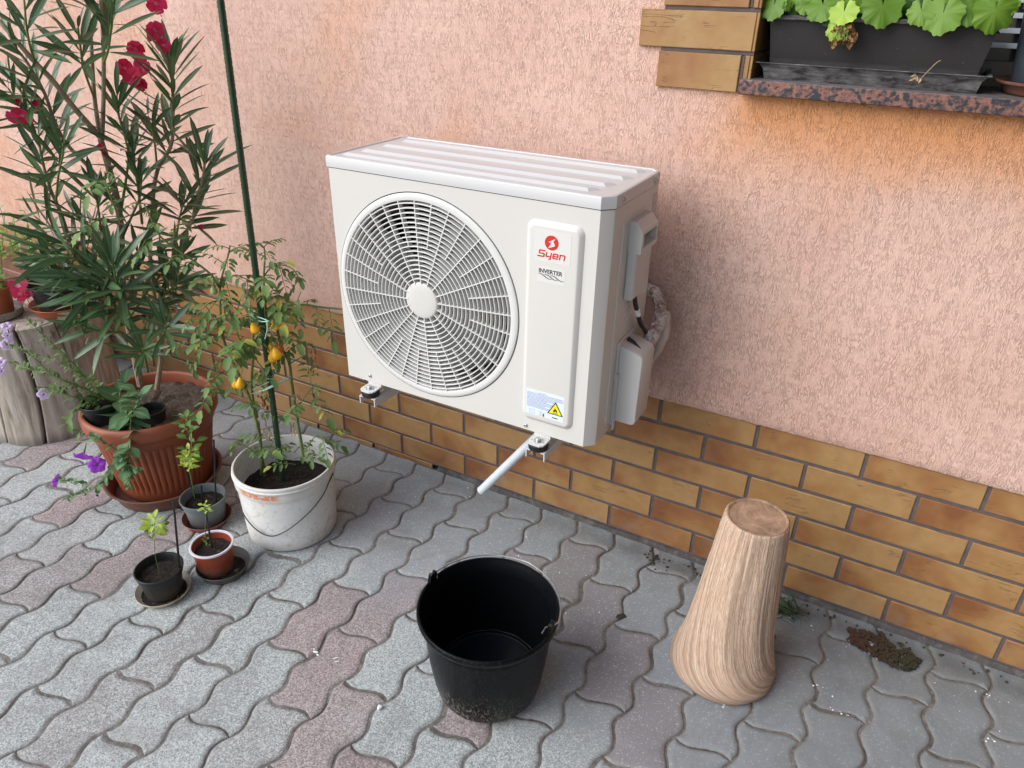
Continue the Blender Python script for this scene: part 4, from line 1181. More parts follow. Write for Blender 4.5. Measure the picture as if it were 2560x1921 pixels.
for li in range(13):
    z = LZ + .1085 - .0031 * li
    x = LX + .5185 if li else LX + .545
    xe = (LX + .6060 if li < 4 else LX + .5870 - .0012 * max(0, li - 6)) if li else LX + .566
    if li in (6, 10): xe -= .02
    while x < xe:
        w = rt.uniform(.0015, .006); w = min(w, xe - x)
        poly_extrude(tx, [(x, z), (x + w, z), (x + w, z + .0012), (x, z + .0012)], YP - .0005, YP - .0002); x += w + .0009
for (x0, x1) in ((.5250, .5385), (.5490, .5560)):
    for a, b, c, d in ((x0, .0548, x1, .0552), (x0, .0640, x1, .0644), (x0, .0548, x0 + .0004, .0644), (x1 - .0004, .0548, x1, .0644), ((x0 + x1) / 2, .0548, (x0 + x1) / 2 + .0004, .0644)):
        poly_extrude(tx, [(LX + a, LZ + b), (LX + c, LZ + b), (LX + c, LZ + d), (LX + a, LZ + d)], YP - .0005, YP - .0002)
tx.build('small_print', M['blueink'], st3, smooth=False)
tri = MB(); tcx, tcz = LX + .5878, LZ + .0668
poly_extrude(tri, [(tcx - .0190, tcz - .0005), (tcx + .0190, tcz - .0005), (tcx, tcz + .0320)], YP - .0006, YP - .0002)
tri.build('triangle_border', M['darkink'], st3, smooth=False)
tri = MB(); poly_extrude(tri, [(tcx - .0153, tcz + .0016), (tcx + .0153, tcz + .0016), (tcx, tcz + .0276)], YP - .0009, YP - .0005)
tri.build('yellow_triangle', M['yellow'], st3, smooth=False)
fl_ = MB()
poly_extrude(fl_, [(tcx - .0018, tcz + .0052), (tcx - .0048, tcz + .0075), (tcx - .0046, tcz + .0110), (tcx - .0030, tcz + .0125), (tcx - .0022, tcz + .0105), (tcx - .0010, tcz + .0175), (tcx + .0015, tcz + .0140), (tcx + .0022, tcz + .0120), (tcx + .0034, tcz + .0135), (tcx + .0048, tcz + .0090), (tcx + .0036, tcz + .0062), (tcx + .0018, tcz + .0052), (tcx + .0022, tcz + .0080), (tcx + .0004, tcz + .0098), (tcx - .0014, tcz + .0075)], YP - .0012, YP - .0008)
poly_extrude(fl_, [(tcx - .0070, tcz + .0030), (tcx + .0070, tcz + .0030), (tcx + .0070, tcz + .0041), (tcx - .0070, tcz + .0041)], YP - .0012, YP - .0008)
poly_extrude(fl_, [(LX + .5585, LZ + .0540), (LX + .5610, LZ + .0540), (LX + .5605, LZ + .0615), (LX + .5590, LZ + .0615)], YP - .0012, YP - .0003)
poly_extrude(fl_, [(LX + .5810, LZ + .0575), (LX + .5935, LZ + .0575), (LX + .5935, LZ + .0590), (LX + .5810, LZ + .0590)], YP - .0012, YP - .0003)
fl_.build('flame_symbol', M['darkink'], st3, smooth=False)

# right-hand side: ribs, covers, rating plates
SX = AX + AW
rb = MB()
rb.tube([(SX - .0005, AY + .0705, AZ + .035), (SX - .0005, AY + .0705, AZ + .30), (SX - .0005, AY + .0705, AZ + .482), (SX - .0005, AY + .0765, AZ + .488)], .0034, 8)
for q in range(4):
    z = AZ + .262 + .018 * q
    rb.tube([(SX - .0006, AY + .120, z - .010), (SX - .0006, AY + .165, z)], .0028, 6)
rb.tube([(SX - .0008, AY + .10, AZ + .275), (SX - .0008, AY + .10, AZ + .487), (SX - .0008, AY + .106, AZ + .492), (SX - .0008, AY + .20, AZ + .492)], .0014, 6)
rb.build('pressed_rib', M['ac'], ac)
cv = MB()
y0, y1 = AY + .1085, AY + .2015
# hood with scooped hand grip
hx = SX + .029; zt_, zb_ = AZ + .4800, AZ + .4150
ol = [(SX + .0, zt_ + .0), (SX + .013, zt_ - .001), (SX + .0285, zt_ - .020), (SX + .0285, zb_), (SX, zb_)]
vs = [(x, y, z) for y in (y0, y1) for x, z in ol]
f_ = 5
fs = [(0, 4, 3, 2, 1), (5, 6, 7, 8, 9), (0, 1, 6, 5), (1, 2, 7, 6), (3, 4, 9, 8)]
cv.add(vs, fs)
# opening frame on the outer face
ox = SX + .0285
Y0, Y1, Z0, Z1 = y0, y1, zb_, zt_ - .020
a, b, c_, d_ = y0 + .012, y1 - .006, zb_ + .010, zt_ - .026
cv.add([(ox, Y0, Z0), (ox, Y1, Z0), (ox, Y1, Z1), (ox, Y0, Z1), (ox, a, c_), (ox, b, c_), (ox, b, d_), (ox, a, d_),
        (ox - .024, a + .002, c_ + .006), (ox - .024, b - .002, c_ + .006), (ox - .024, b - .002, d_ - .002), (ox - .024, a + .002, d_ - .002)],
       [(0, 1, 5, 4), (1, 2, 6, 5), (2, 3, 7, 6), (3, 0, 4, 7), (4, 5, 9, 8), (5, 6, 10, 9), (6, 7, 11, 10), (7, 4, 8, 11), (8, 9, 10, 11)])
cv.bbox(SX - .001, y0 + .0003, AZ + .3115, SX + .0195, y1 - .004, zb_ + .004, .0035)
cv.build('terminal_cover', M['accover'], ac, sharp=30)
vc = MB()
yA, yB = AY + .1125, AY + .193
for (yy, d) in ((yA, 0),):
    pass
prof = [(SX + .002, AZ + .206), (SX + .030, AZ + .199), (SX + .0475, AZ + .1925), (SX + .0535, AZ + .188), (SX + .0565, AZ + .181), (SX + .0545, AZ + .026), (SX + .0515, AZ + .019), (SX + .045, AZ + .016), (SX + .002, AZ + .016)]
bv = .0045
rings = [(yA + bv, prof), (yB - bv, prof)]
def shrink(P_, d):
    cx_ = SX + .028; cz_ = AZ + .11
    return [(x - d * (1 if x > cx_ else 0), z - d * (1 if z > cz_ else -1)) for x, z in P_]
rings = [(yA, shrink(prof, bv)), (yA + .0013, shrink(prof, bv * .35)), (yA + bv, prof), (yB - bv, prof), (yB - .0013, shrink(prof, bv * .35)), (yB, shrink(prof, bv))]
vs = []; fs = []; L = len(prof)
for y, P_ in rings: vs += [(x, y, z) for x, z in P_]
for i in range(len(rings) - 1):
    for j in range(L):
        k = (j + 1) % L; fs.append((i * L + j, (i + 1) * L + j, (i + 1) * L + k, i * L + k))
fs.append(tuple(range(L))); fs.append(tuple((len(rings) - 1) * L + j for j in reversed(range(L))))
vc.add(vs, fs)
vc.bbox(SX - .0005, yA - .011, AZ + .010, SX + .0045, yB + .01, AZ + .217, .0015)
vc.bbox(SX + .0046, yA - .010, AZ - .004, SX + .0075, yA + .002, AZ + .14, .001)
vco = vc.build('valve_cover', M['accover'], ac, sharp=30)
gv_ = MB(); gv_.tube([(SX + .006, yA + .040, AZ + .2065), (SX + .020, yA + .036, AZ + .2035), (SX + .040, yA + .030, AZ + .1955)], [.006, .0045, .0008], 8)
gv_.build('screw_recess', M['acdark'], vco)
rp = MB()
for (ya, yb_, z0_, z1_) in ((.238, .262, .405, .505), (.225, .250, .345, .372)):
    rp.box(SX + .0002, AY + ya, AZ + z0_, SX + .0007, AY + yb_, AZ + z1_)
rp.build('rating_plate', M['platelabel'], ac, smooth=False)
rp = MB(); rp.box(SX + .0002, AY + .222, AZ + .285, SX + .0007, AY + .252, AZ + .335)
rp.build('energy_label', M['sticker'], ac, smooth=False)
# cables and drain pipe belong to the unit
cb = MB()
cp = [(SX + .011, AY + .145, AZ + .320), (SX + .013, AY + .155, AZ + .290), (SX + .016, AY + .170, AZ + .262), (SX + .018, AY + .190, AZ + .232), (SX + .022, AY + .222, AZ + .200), (SX + .02, AY + .245, AZ + .17)]
cs = spline(cp, 8)
cb.tube(cs, .0052, 10)
cab = cb.build('power_cable', M['cable'], ac)
w_ = MB(); w_.tube(cs[12:18], .0060, 10); w_.build('cable_band', M['white'], cab)
w_ = MB(); w_.tube(spline([(SX + .014, AY + .172, AZ + .262), (SX + .012, AY + .20, AZ + .225), (SX + .018, AY + .235, AZ + .205)], 6), .003, 8); w_.build('tie', M['tape'], cab)
dp = MB()
pa, pb = Vector((-.0685, -.345, .276)), Vector((.122, -.305, .542))
d = (pb - pa).normalized()
dp.tube([pa, pb], .0115, 28, cap=False); dp.tube([pb, pa], .0098, 28, cap=False)
s_ = d.cross(Vector((0, 0, 1))).normalized(); t_ = s_.cross(d)
vs = []; fs = []
for i in range(28):
    a = 2 * PI * i / 28; q = s_ * math.cos(a) + t_ * math.sin(a)
    vs += [pa + q * .0115, pa + q * .0098]
for i in range(28):
    j = (i + 1) % 28; fs.append((2 * i, 2 * j, 2 * j + 1, 2 * i + 1))
dp.add(vs, fs)
dp.build('drain_pipe', M['pvc'], ac)

# feet of the unit, each bolted on its wall bracket
for q, bxc in enumerate((AX + .081, AX + .5535)):
    ft_ = MB()
    ft_.bbox(bxc - .021, AY - .022, AZ - .0105, bxc + .021, AY + AD + .01, AZ - .0070, .001)
    # rounded toe
    toe = [(bxc - .021, AY - .020), (bxc - .019, AY - .029), (bxc - .012, AY - .035), (bxc + .012, AY - .035), (bxc + .019, AY - .029), (bxc + .021, AY - .020)]
    vs = [(x, y, z) for z in (AZ - .0104, AZ - .0071) for x, y in toe]
    fs = [(5, 4, 3, 2, 1, 0), (6, 7, 8, 9, 10, 11)] + [(i, i + 1, i + 7, i + 6) for i in range(5)]
    ft_.add(vs, fs)
    ft_.box(bxc - .020, AY + .004, AZ - .0069, bxc + .020, AY + .28, AZ + .0018)
    foot = ft_.build('foot', M['bracket'], ac, sharp=30)
    bo_ = MB(); bo_.lathe([(.0105, -.0068), (.0105, -.0056), (.0068, -.0054), (.0068, -.0010), (.0055, .0002), (0, .0004)], 6 * 4, (bxc, AY - .016, AZ))
    bo_.build('bolt', M['zinc'], foot)
    for s in (-1, 1):
        ho = MB(); ho.lathe([(.0016, -.0066), (0, -.0065)], 10, (bxc + s * .0145, AY - .018, AZ)); ho.build('hole', M['acdark'], foot)
    rbp = MB()
    def fo(r, z, a): return r, z
    rbp.lathe([(0, -.0265), (.0205, -.0265), (.0225, -.0245), (.0225, -.0130), (.0205, -.0107), (0, -.0107)], 36, (bxc, AY - .014, AZ))
    rbp.build('rubber_pad', M['rubber'], ac)
    br = empty('wall_bracket', (bxc, -.02, AZ - .04), ['white steel bracket under the left end of the air conditioner, below the fan', 'white steel bracket under the right end of the air conditioner, next to the drain pipe'][q], 'bracket', 'brackets carrying the air conditioner')
    bm_ = MB()
    zb0 = AZ - .0270; w = .0235; fy = AY - .030
    for s in (-1, 1):
        x0, x1 = sorted((bxc + s * w, bxc + s * (w - .0022)))
        bm_.add([(x0, fy, zb0 - .021), (x1, fy, zb0 - .021), (x1, -.013, zb0 - .045), (x0, -.013, zb0 - .045), (x0, fy, zb0), (x1, fy, zb0), (x1, -.013, zb0), (x0, -.013, zb0)],
                [(0, 3, 2, 1), (4, 5, 6, 7), (0, 1, 5, 4), (2, 3, 7, 6), (1, 2, 6, 5), (3, 0, 4, 7)])
        xa_, xb_ = sorted((bxc + s * (w - .0023), bxc + s * (w - .0105)))
        bm_.box(xa_, fy, zb0 - .0022, xb_, -.013, zb0)
    bm_.build('arm', M['bracket'], br, smooth=False)
    wp = MB(); wp.bbox(bxc - .03, -.0165, AZ - .075, bxc + .03, -.0122, AZ + .02, .001); wp.build('wall_plate', M['bracket'], br, smooth=False)

# foil-wrapped refrigerant line
fo_ = MB()
fp = spline([(.165, -.022, .80), (.215, -.055, .803), (.248, -.080, .795), (.270, -.100, .775), (.279, -.120, .752), (.281, -.150, .738), (.279, -.180, .722), (.275, -.195, .69)], 8)
fo_.tube(fp, [.0150 + .0018 * mnoise.noise(Vector((i * .9, 0, 0))) for i in range(len(fp))], 14)
fo_.v = [tuple(Vector(v) + Vector((mnoise.noise(Vector(v) * 90), mnoise.noise(Vector(v) * 90 + Vector((7, 0, 0))), mnoise.noise(Vector(v) * 90 + Vector((0, 7, 0))))) * .0045) for v in fo_.v]
line = empty('refrigerant_line', (.25, -.06, .80), 'shiny foil-wrapped pipe looping out of the wall behind the right side of the air conditioner', 'pipe')
fo_.build('foil_wrap', M['foil'], line, sharp=15)
tp = MB()
tpp = spline([(.281, -.095, .765), (.287, -.11, .725), (.284, -.13, .685), (.276, -.145, .65)], 8)
tp.tube(tpp, [.007 + .009 * math.sin(PI * min(1, i / len(tpp) + .15)) for i in range(len(tpp))], 12)
tp.v = [tuple(Vector(v) + Vector((mnoise.noise(Vector(v) * 60), 0, mnoise.noise(Vector(v) * 60 + Vector((0, 7, 0))))) * .004) for v in tp.v]
tp.build('tape_wrap', M['tape'], line, sharp=15)

# ================================================================== POTS AND BUCKETS
def soil_disc(name, c, r, z, parent, mat, amp=.006, slope=0, seg=40):
    mb = MB()
    prof = [(r * q / 10, 0) for q in range(10, 0, -1)] + [(0, 0)]
    def f(rr, zz, a):
        x, y = rr * math.cos(a), rr * math.sin(a)
        return rr, amp * (mnoise.noise(Vector((x * 40 + c[0] * 9, y * 40, 1))) + .6 * mnoise.noise(Vector((x * 110, y * 110, 5)))) + slope * x
    mb.lathe(prof, seg, (c[0], c[1], z), f)
    return mb.build(name, mat, parent)

# --- black builder's bucket, empty
BC = (.1358, -.6537)
bb = empty('bucket', (*BC, 0), 'black plastic bucket with a wire handle standing empty below the drain pipe', 'bucket')
sh = MB()
sh.lathe([(0, .004), (.082, .004), (.088, .0), (.099, .001), (.110, .008), (.117, .020), (.1235, .050), (.1305, .10), (.1360, .150), (.1400, .205), (.1410, .214), (.1400, .218), (.1455, .222), (.1515, .229), (.1548, .238), (.1545, .2445), (.1520, .2475)], 96, (*BC, 0), at=(1, 0, 0, 1))
sh.lathe([(.1520, .2475), (.1485, .2465), (.1465, .240), (.1380, .223), (.1375, .21), (.1335, .15), (.1280, .10), (.1205, .055), (.116, .044), (.114, .0415), (.112, .0432), (.109, .0415), (0, .0400)], 96, (*BC, 0))
shell = sh.build('shell', M['bbucket'], bb, sharp=50)
wt = MB(); wt.lathe([(.1085, .0422), (0, .0422)], 64, (*BC, 0)); wt.build('water', M['water'], bb)
wt = MB(); wt.tube([Vector((BC[0] + .1172 * math.cos(i * PI / 60), BC[1] + .1172 * math.sin(i * PI / 60), .0478 + .0008 * math.sin(i * .7))) for i in range(10, 112)], [.0004 + .0007 * abs(mnoise.noise(Vector((i * .35, 0, 0)))) for i in range(10, 112)], 6); wt.build('water_line', M['residue'], bb)
for ang in (178, 3):
    a = R(ang); e = Vector((math.cos(a), math.sin(a), 0)); s = Vector((-math.sin(a), math.cos(a), 0)); o = Vector((*BC, 0)) + e * .1475
    lug = MB()
    pts = []
    for u, v in ((-.016, .226), (.016, .226), (.013, .250), (.0095, .266), (.004, .270), (.001, .264), (-.0035, .262), (-.007, .269), (-.011, .266), (-.014, .250)):
        pts.append((u, v))
    vs = [o + s * u + Vector((0, 0, v)) + e * w for w in (-.003, .0045) for u, v in pts]
    n = len(pts)
    fs = [tuple(range(n)), tuple(reversed(range(n, 2 * n)))] + [(i, i + n, (i + 1) % n + n, (i + 1) % n) for i in range(n)]
    lug.add(vs, fs); lug.build('lug', M['bbucket'], bb, smooth=False)
hp = []
hp.append(Vector((*BC, .2530)) + Vector((math.cos(R(176)), math.sin(R(176)), 0)) * .139)
for i in range(25):
    a = R(170 - 158 * i / 24)
    rr = .1562 + .0035 * math.exp(-((i - 13) / 1.1) ** 2)
    z = .2500 + .0010 * math.sin(PI * i / 24)
    hp.append(Vector((*BC, z)) + Vector((math.cos(a), math.sin(a), 0)) * rr)
hp += [Vector((*BC, .253)) + Vector((math.cos(R(5)), math.sin(R(5)), 0)) * .150, Vector((*BC, .252)) + Vector((math.cos(R(1)), math.sin(R(1)), 0)) * .137, Vector((*BC, .250)) + Vector((math.cos(R(-6)), math.sin(R(-6)), 0)) * .138]
hd = MB(); hd.tube(hp, .0019, 8); hd.build('handle', M['zinc'], bb)

# --- old white bucket with tomato plants
WC = (-.6567, -.4507)
wb = empty('white_bucket', (*WC, 0), 'grimy white plastic bucket with wire handle, filled with soil for the tomato plants', 'bucket')
sh = MB()
sh.lathe([(0, .0005), (.118, .0005), (.124, .003), (.127, .009), (.1285, .04), (.1322, .12), (.1350, .1785), (.1352, .181), (.1375, .1815)], 96, (*WC, 0))
sh.lathe([(.1350, .226), (.1335, .221), (.1325, .19), (.1290, .13), (.1285, .12)], 96, (*WC, 0))
sh.build('shell', M['wbucket'], wb, sharp=50)
cl = MB()
cl.lathe([(.1345, .1812), (.1384, .1812), (.1395, .184), (.1400, .197), (.1402, .206), (.1408, .2085), (.1423, .2105), (.1428, .2145), (.1405, .2165), (.1398, .2185), (.1412, .2205), (.1408, .2262), (.1392, .2280), (.1352, .2280), (.1342, .2265), (.1340, .221)], 96, (*WC, 0))
cl.build('collar', M['collar'], wb, sharp=45)
soil_disc('soil', WC, .1315, .142, wb, M['soil'], .008)
hw = MB()
hp = [(-113, .136, .183), (-118, .1415, .170), (-116, .1405, .140), (-103, .1390, .105), (-88, .1385, .082), (-74, .1380, .070), (-62, .1380, .073), (-45, .1390, .096), (-22, .1400, .132), (-2, .1405, .163), (12, .1410, .190), (20, .1425, .199), (24, .1400, .195)]
hw.tube(spline([Vector((*WC, 0)) + Vector((r * math.cos(R(a)), r * math.sin(R(a)), z)) for a, r, z in hp], 5), .0017, 8)
hw.build('handle', M['darkwire'], wb)

# --- large terracotta-coloured pot and saucer
TC = (-1.1550, -.4880)
tp_ = empty('flower_pot', (*TC, .012), 'large terracotta-coloured fluted plastic pot holding the oleander', 'flower pot')
def flute(r, z, a):
    if .045 < z < .222:
        k = min(1, (z - .045) / .02, (.222 - z) / .01)
        s = abs(math.sin(a * 26))
        return r - .0052 * k * (1 - s ** .7), z
    return r, z
pr = [(0, .013), (.128, .013), (.1345, .016), (.1365, .022), (.1385, .040)] + [(.139 + .031 * i / 14, .045 + .177 * i / 14) for i in range(15)] + [(.1735, .226), (.1755, .228), (.1785, .246), (.180, .253), (.188, .256), (.1915, .262), (.1925, .275), (.1920, .288), (.189, .297), (.183, .3015), (.178, .3005), (.1745, .295), (.172, .27), (.168, .24)]
sh = MB(); sh.lathe(pr, 312, (*TC, 0), flute)
sh.build('pot_wall', M['terra'], tp_, sharp=60)
soil_disc('soil', TC, .1715, .272, tp_, M['drysoil'], .012, .05, 60)
SC = (-1.1400, -.5060)
sc_ = MB()
sc_.lathe([(0, .001), (.142, .001), (.1455, .004), (.1600, .045), (.165, .049), (.1735, .0545), (.1742, .0575), (.1715, .0590), (.1660, .0575), (.1625, .055), (.1560, .036), (.145, .0105), (.10, .0105), (0, .0105)], 96, (*SC, 0))
so = sc_.build('saucer', M['terrasaucer'], None, sharp=50, loc=(*SC, 0))
tag(so, 'wide brown plastic saucer under the large terracotta-coloured pot', 'saucer')

def nursery_pot(name, c, r1, z1, r0, z0, mat, label, rimmat=None, soilz=.015, collar=.016, soil='soil', lipw=.0035):
    e = empty(name, (*c, z0), label, 'flower pot')
    h = z1 - z0
    ri = r1 - lipw
    mb = MB()
    mb.lathe([(0, z0), (r0 - .003, z0), (r0, z0 + .004), (r0 + (ri - r0) * .62, z0 + h * .68), (ri - .0035, z1 - collar - .0006), (ri + .0002, z1 - collar), (ri + .0008, z1 - .004)] + ([] if rimmat else [(r1, z1 - .0035), (r1 + .0002, z1 - .001), (r1 - .001, z1), (ri - .0002, z1 - .0002)]) + [(ri - .0015, z1 - .003), (ri - .0045, z1 - collar), (ri - .0095, z1 - collar - .02), (ri - .012, z1 - soilz - .022)], 72, (*c, 0))
    pb_ = mb.build('pot_wall', mat, e, sharp=45)
    if rimmat:
        mb = MB(); mb.lathe([(ri + .0006, z1 - .0055), (r1 + .0004, z1 - .0050), (r1 + .0012, z1 - .002), (r1, z1 + .0004), (ri - .001, z1 + .0002), (ri - .0018, z1 - .004)], 72, (*c, 0))
        mb.build('rim', rimmat, e)
    soil_disc('soil', c, ri - .0065, z1 - soilz - .004, e, M[soil], .004)
    return e
def saucer(c, r1, z1, r0, mat, label, ringmat=None, wet=None, base=0.0):
    mb = MB()
    z1 += base
    mb.lathe([(0, base + .0008), (r0 - .003, base + .0008), (r0, base + .003), (r1 - .0022, z1 - .002), (r1, z1 - .0005), (r1 - .0008, z1 + .0008), (r1 - .0025, z1), (r0 - .001, base + .006), (r0 - .006, base + .0045), (0, base + .0045)], 72, (*c, 0))
    o = mb.build('saucer', mat, None, sharp=50, loc=(*c, base))
    tag(o, label, 'saucer')
    if wet:
        soil_disc('residue', c, r0 - .004, base + .0052, o, wet, .0015)
    return o
nursery_pot('flower_pot', (-.8850, -.5662), .0656, .0931, .050, .0060, M['greypot'], 'grey plastic nursery pot with a leafy seedling and three black sticks', soilz=.022)
saucer((-.8866, -.5665), .0699, .0218, .0600, M['redsaucer'], 'dark red saucer under the grey nursery pot', wet=M['soil'])
nursery_pot('flower_pot', (-.6984, -.6999), .0560, .0932, .0450, .0060, M['redpot'], 'red-brown plastic pot with a white rim and a thin seedling', M['whiterim'], soilz=.016)
saucer((-.6800, -.6915), .0699, .0275, .0590, M['greysaucer'], 'worn grey metal saucer under the red-brown pot with the white rim', wet=M['soil'])
nursery_pot('flower_pot', (-.7492, -.8275), .0602, .0872, .0450, .0060, M['blackpot'], 'small black nursery pot with a yellow-green seedling, frontmost on the paving', soilz=.020)
saucer((-.7500, -.8290), .0691, .0180, .0600, M['cream'], 'dirty cream saucer under the small black nursery pot', wet=M['soil'])
# two nursery pots sunk into the big pot's soil
for c, r, z, lab, ht in (((-1.075, -.540), .042, .318, 'small black nursery pot sunk in the soil beside the oleander stems', .06), ((-1.213, -.600), .058, .335, 'black nursery pot with the trailing petunia, left side of the terracotta-coloured pot', .08)):
    nursery_pot('flower_pot', c, r, z, r * .78, z - ht, M['blackpot'], lab, soilz=.018, collar=.012, lipw=.0025)

# --- combed stoneware vase standing upside down
VC = (.6008, -.3255)
vz = empty('vase', (*VC, 0), 'tall wood-look stoneware vase standing upside down by the wall', 'vase')
key = [(0, .111), (.006, .1175), (.015, .1212), (.026, .1215), (.040, .1180), (.062, .1120), (.095, .1035), (.14, .0955), (.20, .0890), (.27, .0825), (.34, .0766), (.40, .0722), (.435, .0690), (.446, .0672), (.4495, .0640)]
def kr(z):
    for (z0, r0), (z1, r1) in zip(key, key[1:]):
        if z <= z1:
            t = (z - z0) / (z1 - z0); t = t * t * (3 - 2 * t) * .35 + t * .65
            return r0 + (r1 - r0) * t
    return key[-1][1]
mb = MB(); NZ, NA = 230, 288
vs = []; at = []
for i in range(NZ + 1):
    z = .0005 + .449 * i / NZ; r = kr(z)
    tw = -.85 * math.exp(-z / .12) - 1.3 * math.exp(-z / .022)
    for k in range(NA):
        a = 2 * PI * k / NA
        ua = a + tw
        u = Vector((math.cos(ua) * 1.0, math.sin(ua) * 1.0, 0))
        g = mnoise.noise(Vector((u.x * 15, u.y * 15, z * 7))) * .6 + mnoise.noise(Vector((u.x * 34, u.y * 34, z * 16 + 4))) * .5
        g2 = mnoise.noise(Vector((u.x * 2.2, u.y * 2.2, z * 3)))
        f_ = min(1, (z) / .02, (.4495 - z) / .012 + .2)
        # the vase slumps a little to one side like the original
        rr = r + (g * .0016 + g2 * .0022) * f_
        ln_ = -.010 * (1 - z / .45)
        vs.append((VC[0] + rr * math.cos(a) + ln_ * .875, VC[1] + rr * math.sin(a) + ln_ * .484, z))
        at.append((u.x, z * 2.0, u.y, 1))
fs = [(i * NA + k, i * NA + (k + 1) % NA, (i + 1) * NA + (k + 1) % NA, (i + 1) * NA + k) for i in range(NZ) for k in range(NA)]
mb.add(vs, fs, at)
mb.build('vase_wall', M['bark'], vz, sharp=80)
mb = MB()
mb.lathe([(.0645, .4485), (.0625, .4508), (.0600, .4503), (.0580, .4478), (.050, .4472), (.03, .4476), (0, .4478)], 72, (*VC, 0))
mb.build('vase_foot', M['disc'], vz)

# --- log stump with plant pots, left
LC = (-1.850, -.405); LR, LH = .222, .425
st = empty('log_stump', (*LC, 0), 'weathered grey split log standing on end beside the large terracotta-coloured pot', 'log')
def lump(r, z, a):
    rr = r * (1 + .035 * mnoise.noise(Vector((math.cos(a) * 1.6, math.sin(a) * 1.6, z * 1.5))) + .014 * mnoise.noise(Vector((math.cos(a) * 9, math.sin(a) * 9, z * 2))))
    crack = 0
    for ca, w, dp_ in ((R(-44), .015, .050), (R(-12), .006, .014), (R(14), .006, .012), (R(-78), .007, .02)):
        da = (a - ca - .10 * math.sin(z * 6) + PI) % (2 * PI) - PI
        crack += dp_ * math.exp(-(da / w) ** 2)
    rr -= crack
    if z > LH - .02: rr -= (z - LH + .02) * .25
    return rr, z
mb = MB()
pr = [(LR * 1.015 - .012 * i / 24, LH * i / 24) for i in range(24)] + [(LR, LH - .004), (LR - .006, LH), (LR * .8, LH + .001), (LR * .6, LH), (LR * .3, LH + .001), (0, LH)]
mb.lathe(pr, 420, (*LC, 0), lump)
mb.build('log', M['stump'], st, sharp=70)
# pots on the log
nursery_pot('flower_pot', (-1.705, -.360), .092, LH + .105, .070, LH + .012, M['blackpot'], 'round black pot on the log in an orange saucer, behind the oleander leaves', soilz=.02)
saucer((-1.705, -.362), .098, .030, .085, M['orange'], 'orange-brown saucer under the round black pot on the log', base=LH + .003)
nursery_pot('flower_pot', (-1.840, -.500), .064, LH + .105, .048, LH + .010, M['orange'], 'orange plastic pot with a light green plant, at the left edge of the log', soilz=.015)
saucer((-1.838, -.500), .076, .025, .072, M['greyring'], 'pale grey saucer under the orange plastic pot on the log', base=LH + .003)
bp_ = empty('planter', (-2.34, -.19, .295), 'long dark brown planter with light green plants, against the wall behind the log', 'planter')
mb = MB(); mb.bbox(-2.60, -.26, .295, -2.08, -.12, .440, .004); mb.bbox(-2.61, -.27, .430, -2.07, -.11, .452, .003)
mb.build('trough', M['brownplanter'], bp_, sharp=30)
mb = MB(); mb.box(-2.58, -.255, 0, -2.10, -.125, .294)
ws = mb.build('wooden_block', M['stump'], None, smooth=False, loc=(-2.2, -.18, 0))
tag(ws, 'weathered wooden block behind the log, carrying the brown planter', 'block')

# ================================================================== WINDOW SILL THINGS
wbx = empty('window_box', (.585, .06, 1.2665), 'dark brown plastic window box with geraniums on the granite sill', 'window box')
def frustum(mb, x0, x1, y0, y1, z0, X0, X1, Y0, Y1, z1, at0=0, at1=0, ns=1):
    vs = [(x0, y0, z0), (x1, y0, z0), (x1, y1, z0), (x0, y1, z0), (X0, Y0, z1), (X1, Y0, z1), (X1, Y1, z1), (X0, Y1, z1)]
    mb.add(vs, [(0, 1, 5, 4), (1, 2, 6, 5), (2, 3, 7, 6), (3, 0, 4, 7)], [(at0,) * 3 + (1,)] * 4 + [(at1,) * 3 + (1,)] * 4)
mb = MB()
frustum(mb, .402, .768, .014, .125, 1.275, .4000, .7720, .012, .127, 1.305, .8, 0)
frustum(mb, .4000, .7720, .012, .127, 1.305, .390, .7830, .004, .132, 1.375, 0, .0)
mb.bbox(.374, -.006, 1.375, .796, .003, 1.3835, .0012, (.75, .75, .75, 1))
mb.bbox(.374, .132, 1.375, .796, .141, 1.3835, .0012, (.6, .6, .6, 1))
mb.bbox(.374, .0032, 1.375, .3885, .1318, 1.3835, .0012, (.1, .1, .1, 1))
mb.bbox(.7845, .0032, 1.375, .796, .1318, 1.3835, .0012, (.3, .3, .3, 1))
mb.build('trough', M['planter'], wbx, smooth=False)
mb = MB(); mb.add([(.385, .005, 1.366), (.787, .005, 1.366), (.787, .131, 1.366), (.385, .131, 1.366)], [(0, 1, 2, 3)])
mb.build('soil', M['soil'], wbx, smooth=False)
mb = MB()
frustum(mb, .3985, .7760, -.002, .133, 1.2672, .3935, .7800, -.007, .137, 1.2880, 1, .9)
frustum(mb, .3935, .7800, -.007, .137, 1.2880, .3905, .7830, -.0085, .139, 1.2905, 1, 1)
frustum(mb, .3905, .7830, -.0085, .139, 1.2905, .3860, .7870, -.011, .142, 1.2960, .8, 1)
frustum(mb, .3860, .7870, -.011, .142, 1.2960, .3790, .7940, -.016, .146, 1.2975, 1, 1)
mb.bbox(.4000, .000, 1.2680, .7740, .131, 1.2740, .001, (1, 1, 1, 1))
mb.build('drip_tray', M['planter'], wbx, smooth=False, thick=.0015)
GP = (.905, .062)
mb = MB()
mb.lathe([(0, 1.2795), (.074, 1.2795), (.078, 1.284), (.0905, 1.400), (.0905, 1.403), (.0945, 1.4045), (.0965, 1.44), (.0985, 1.442), (.0985, 1.448), (.094, 1.448), (.092, 1.42), (.090, 1.41)], 72, (*GP, 0))
gp_ = empty('flower_pot', (*GP, 1.28), 'tall blue-grey plastic pot on the window sill, right of the window box', 'flower pot')
mb.build('pot_wall', M['bluegrey'], gp_, sharp=40)
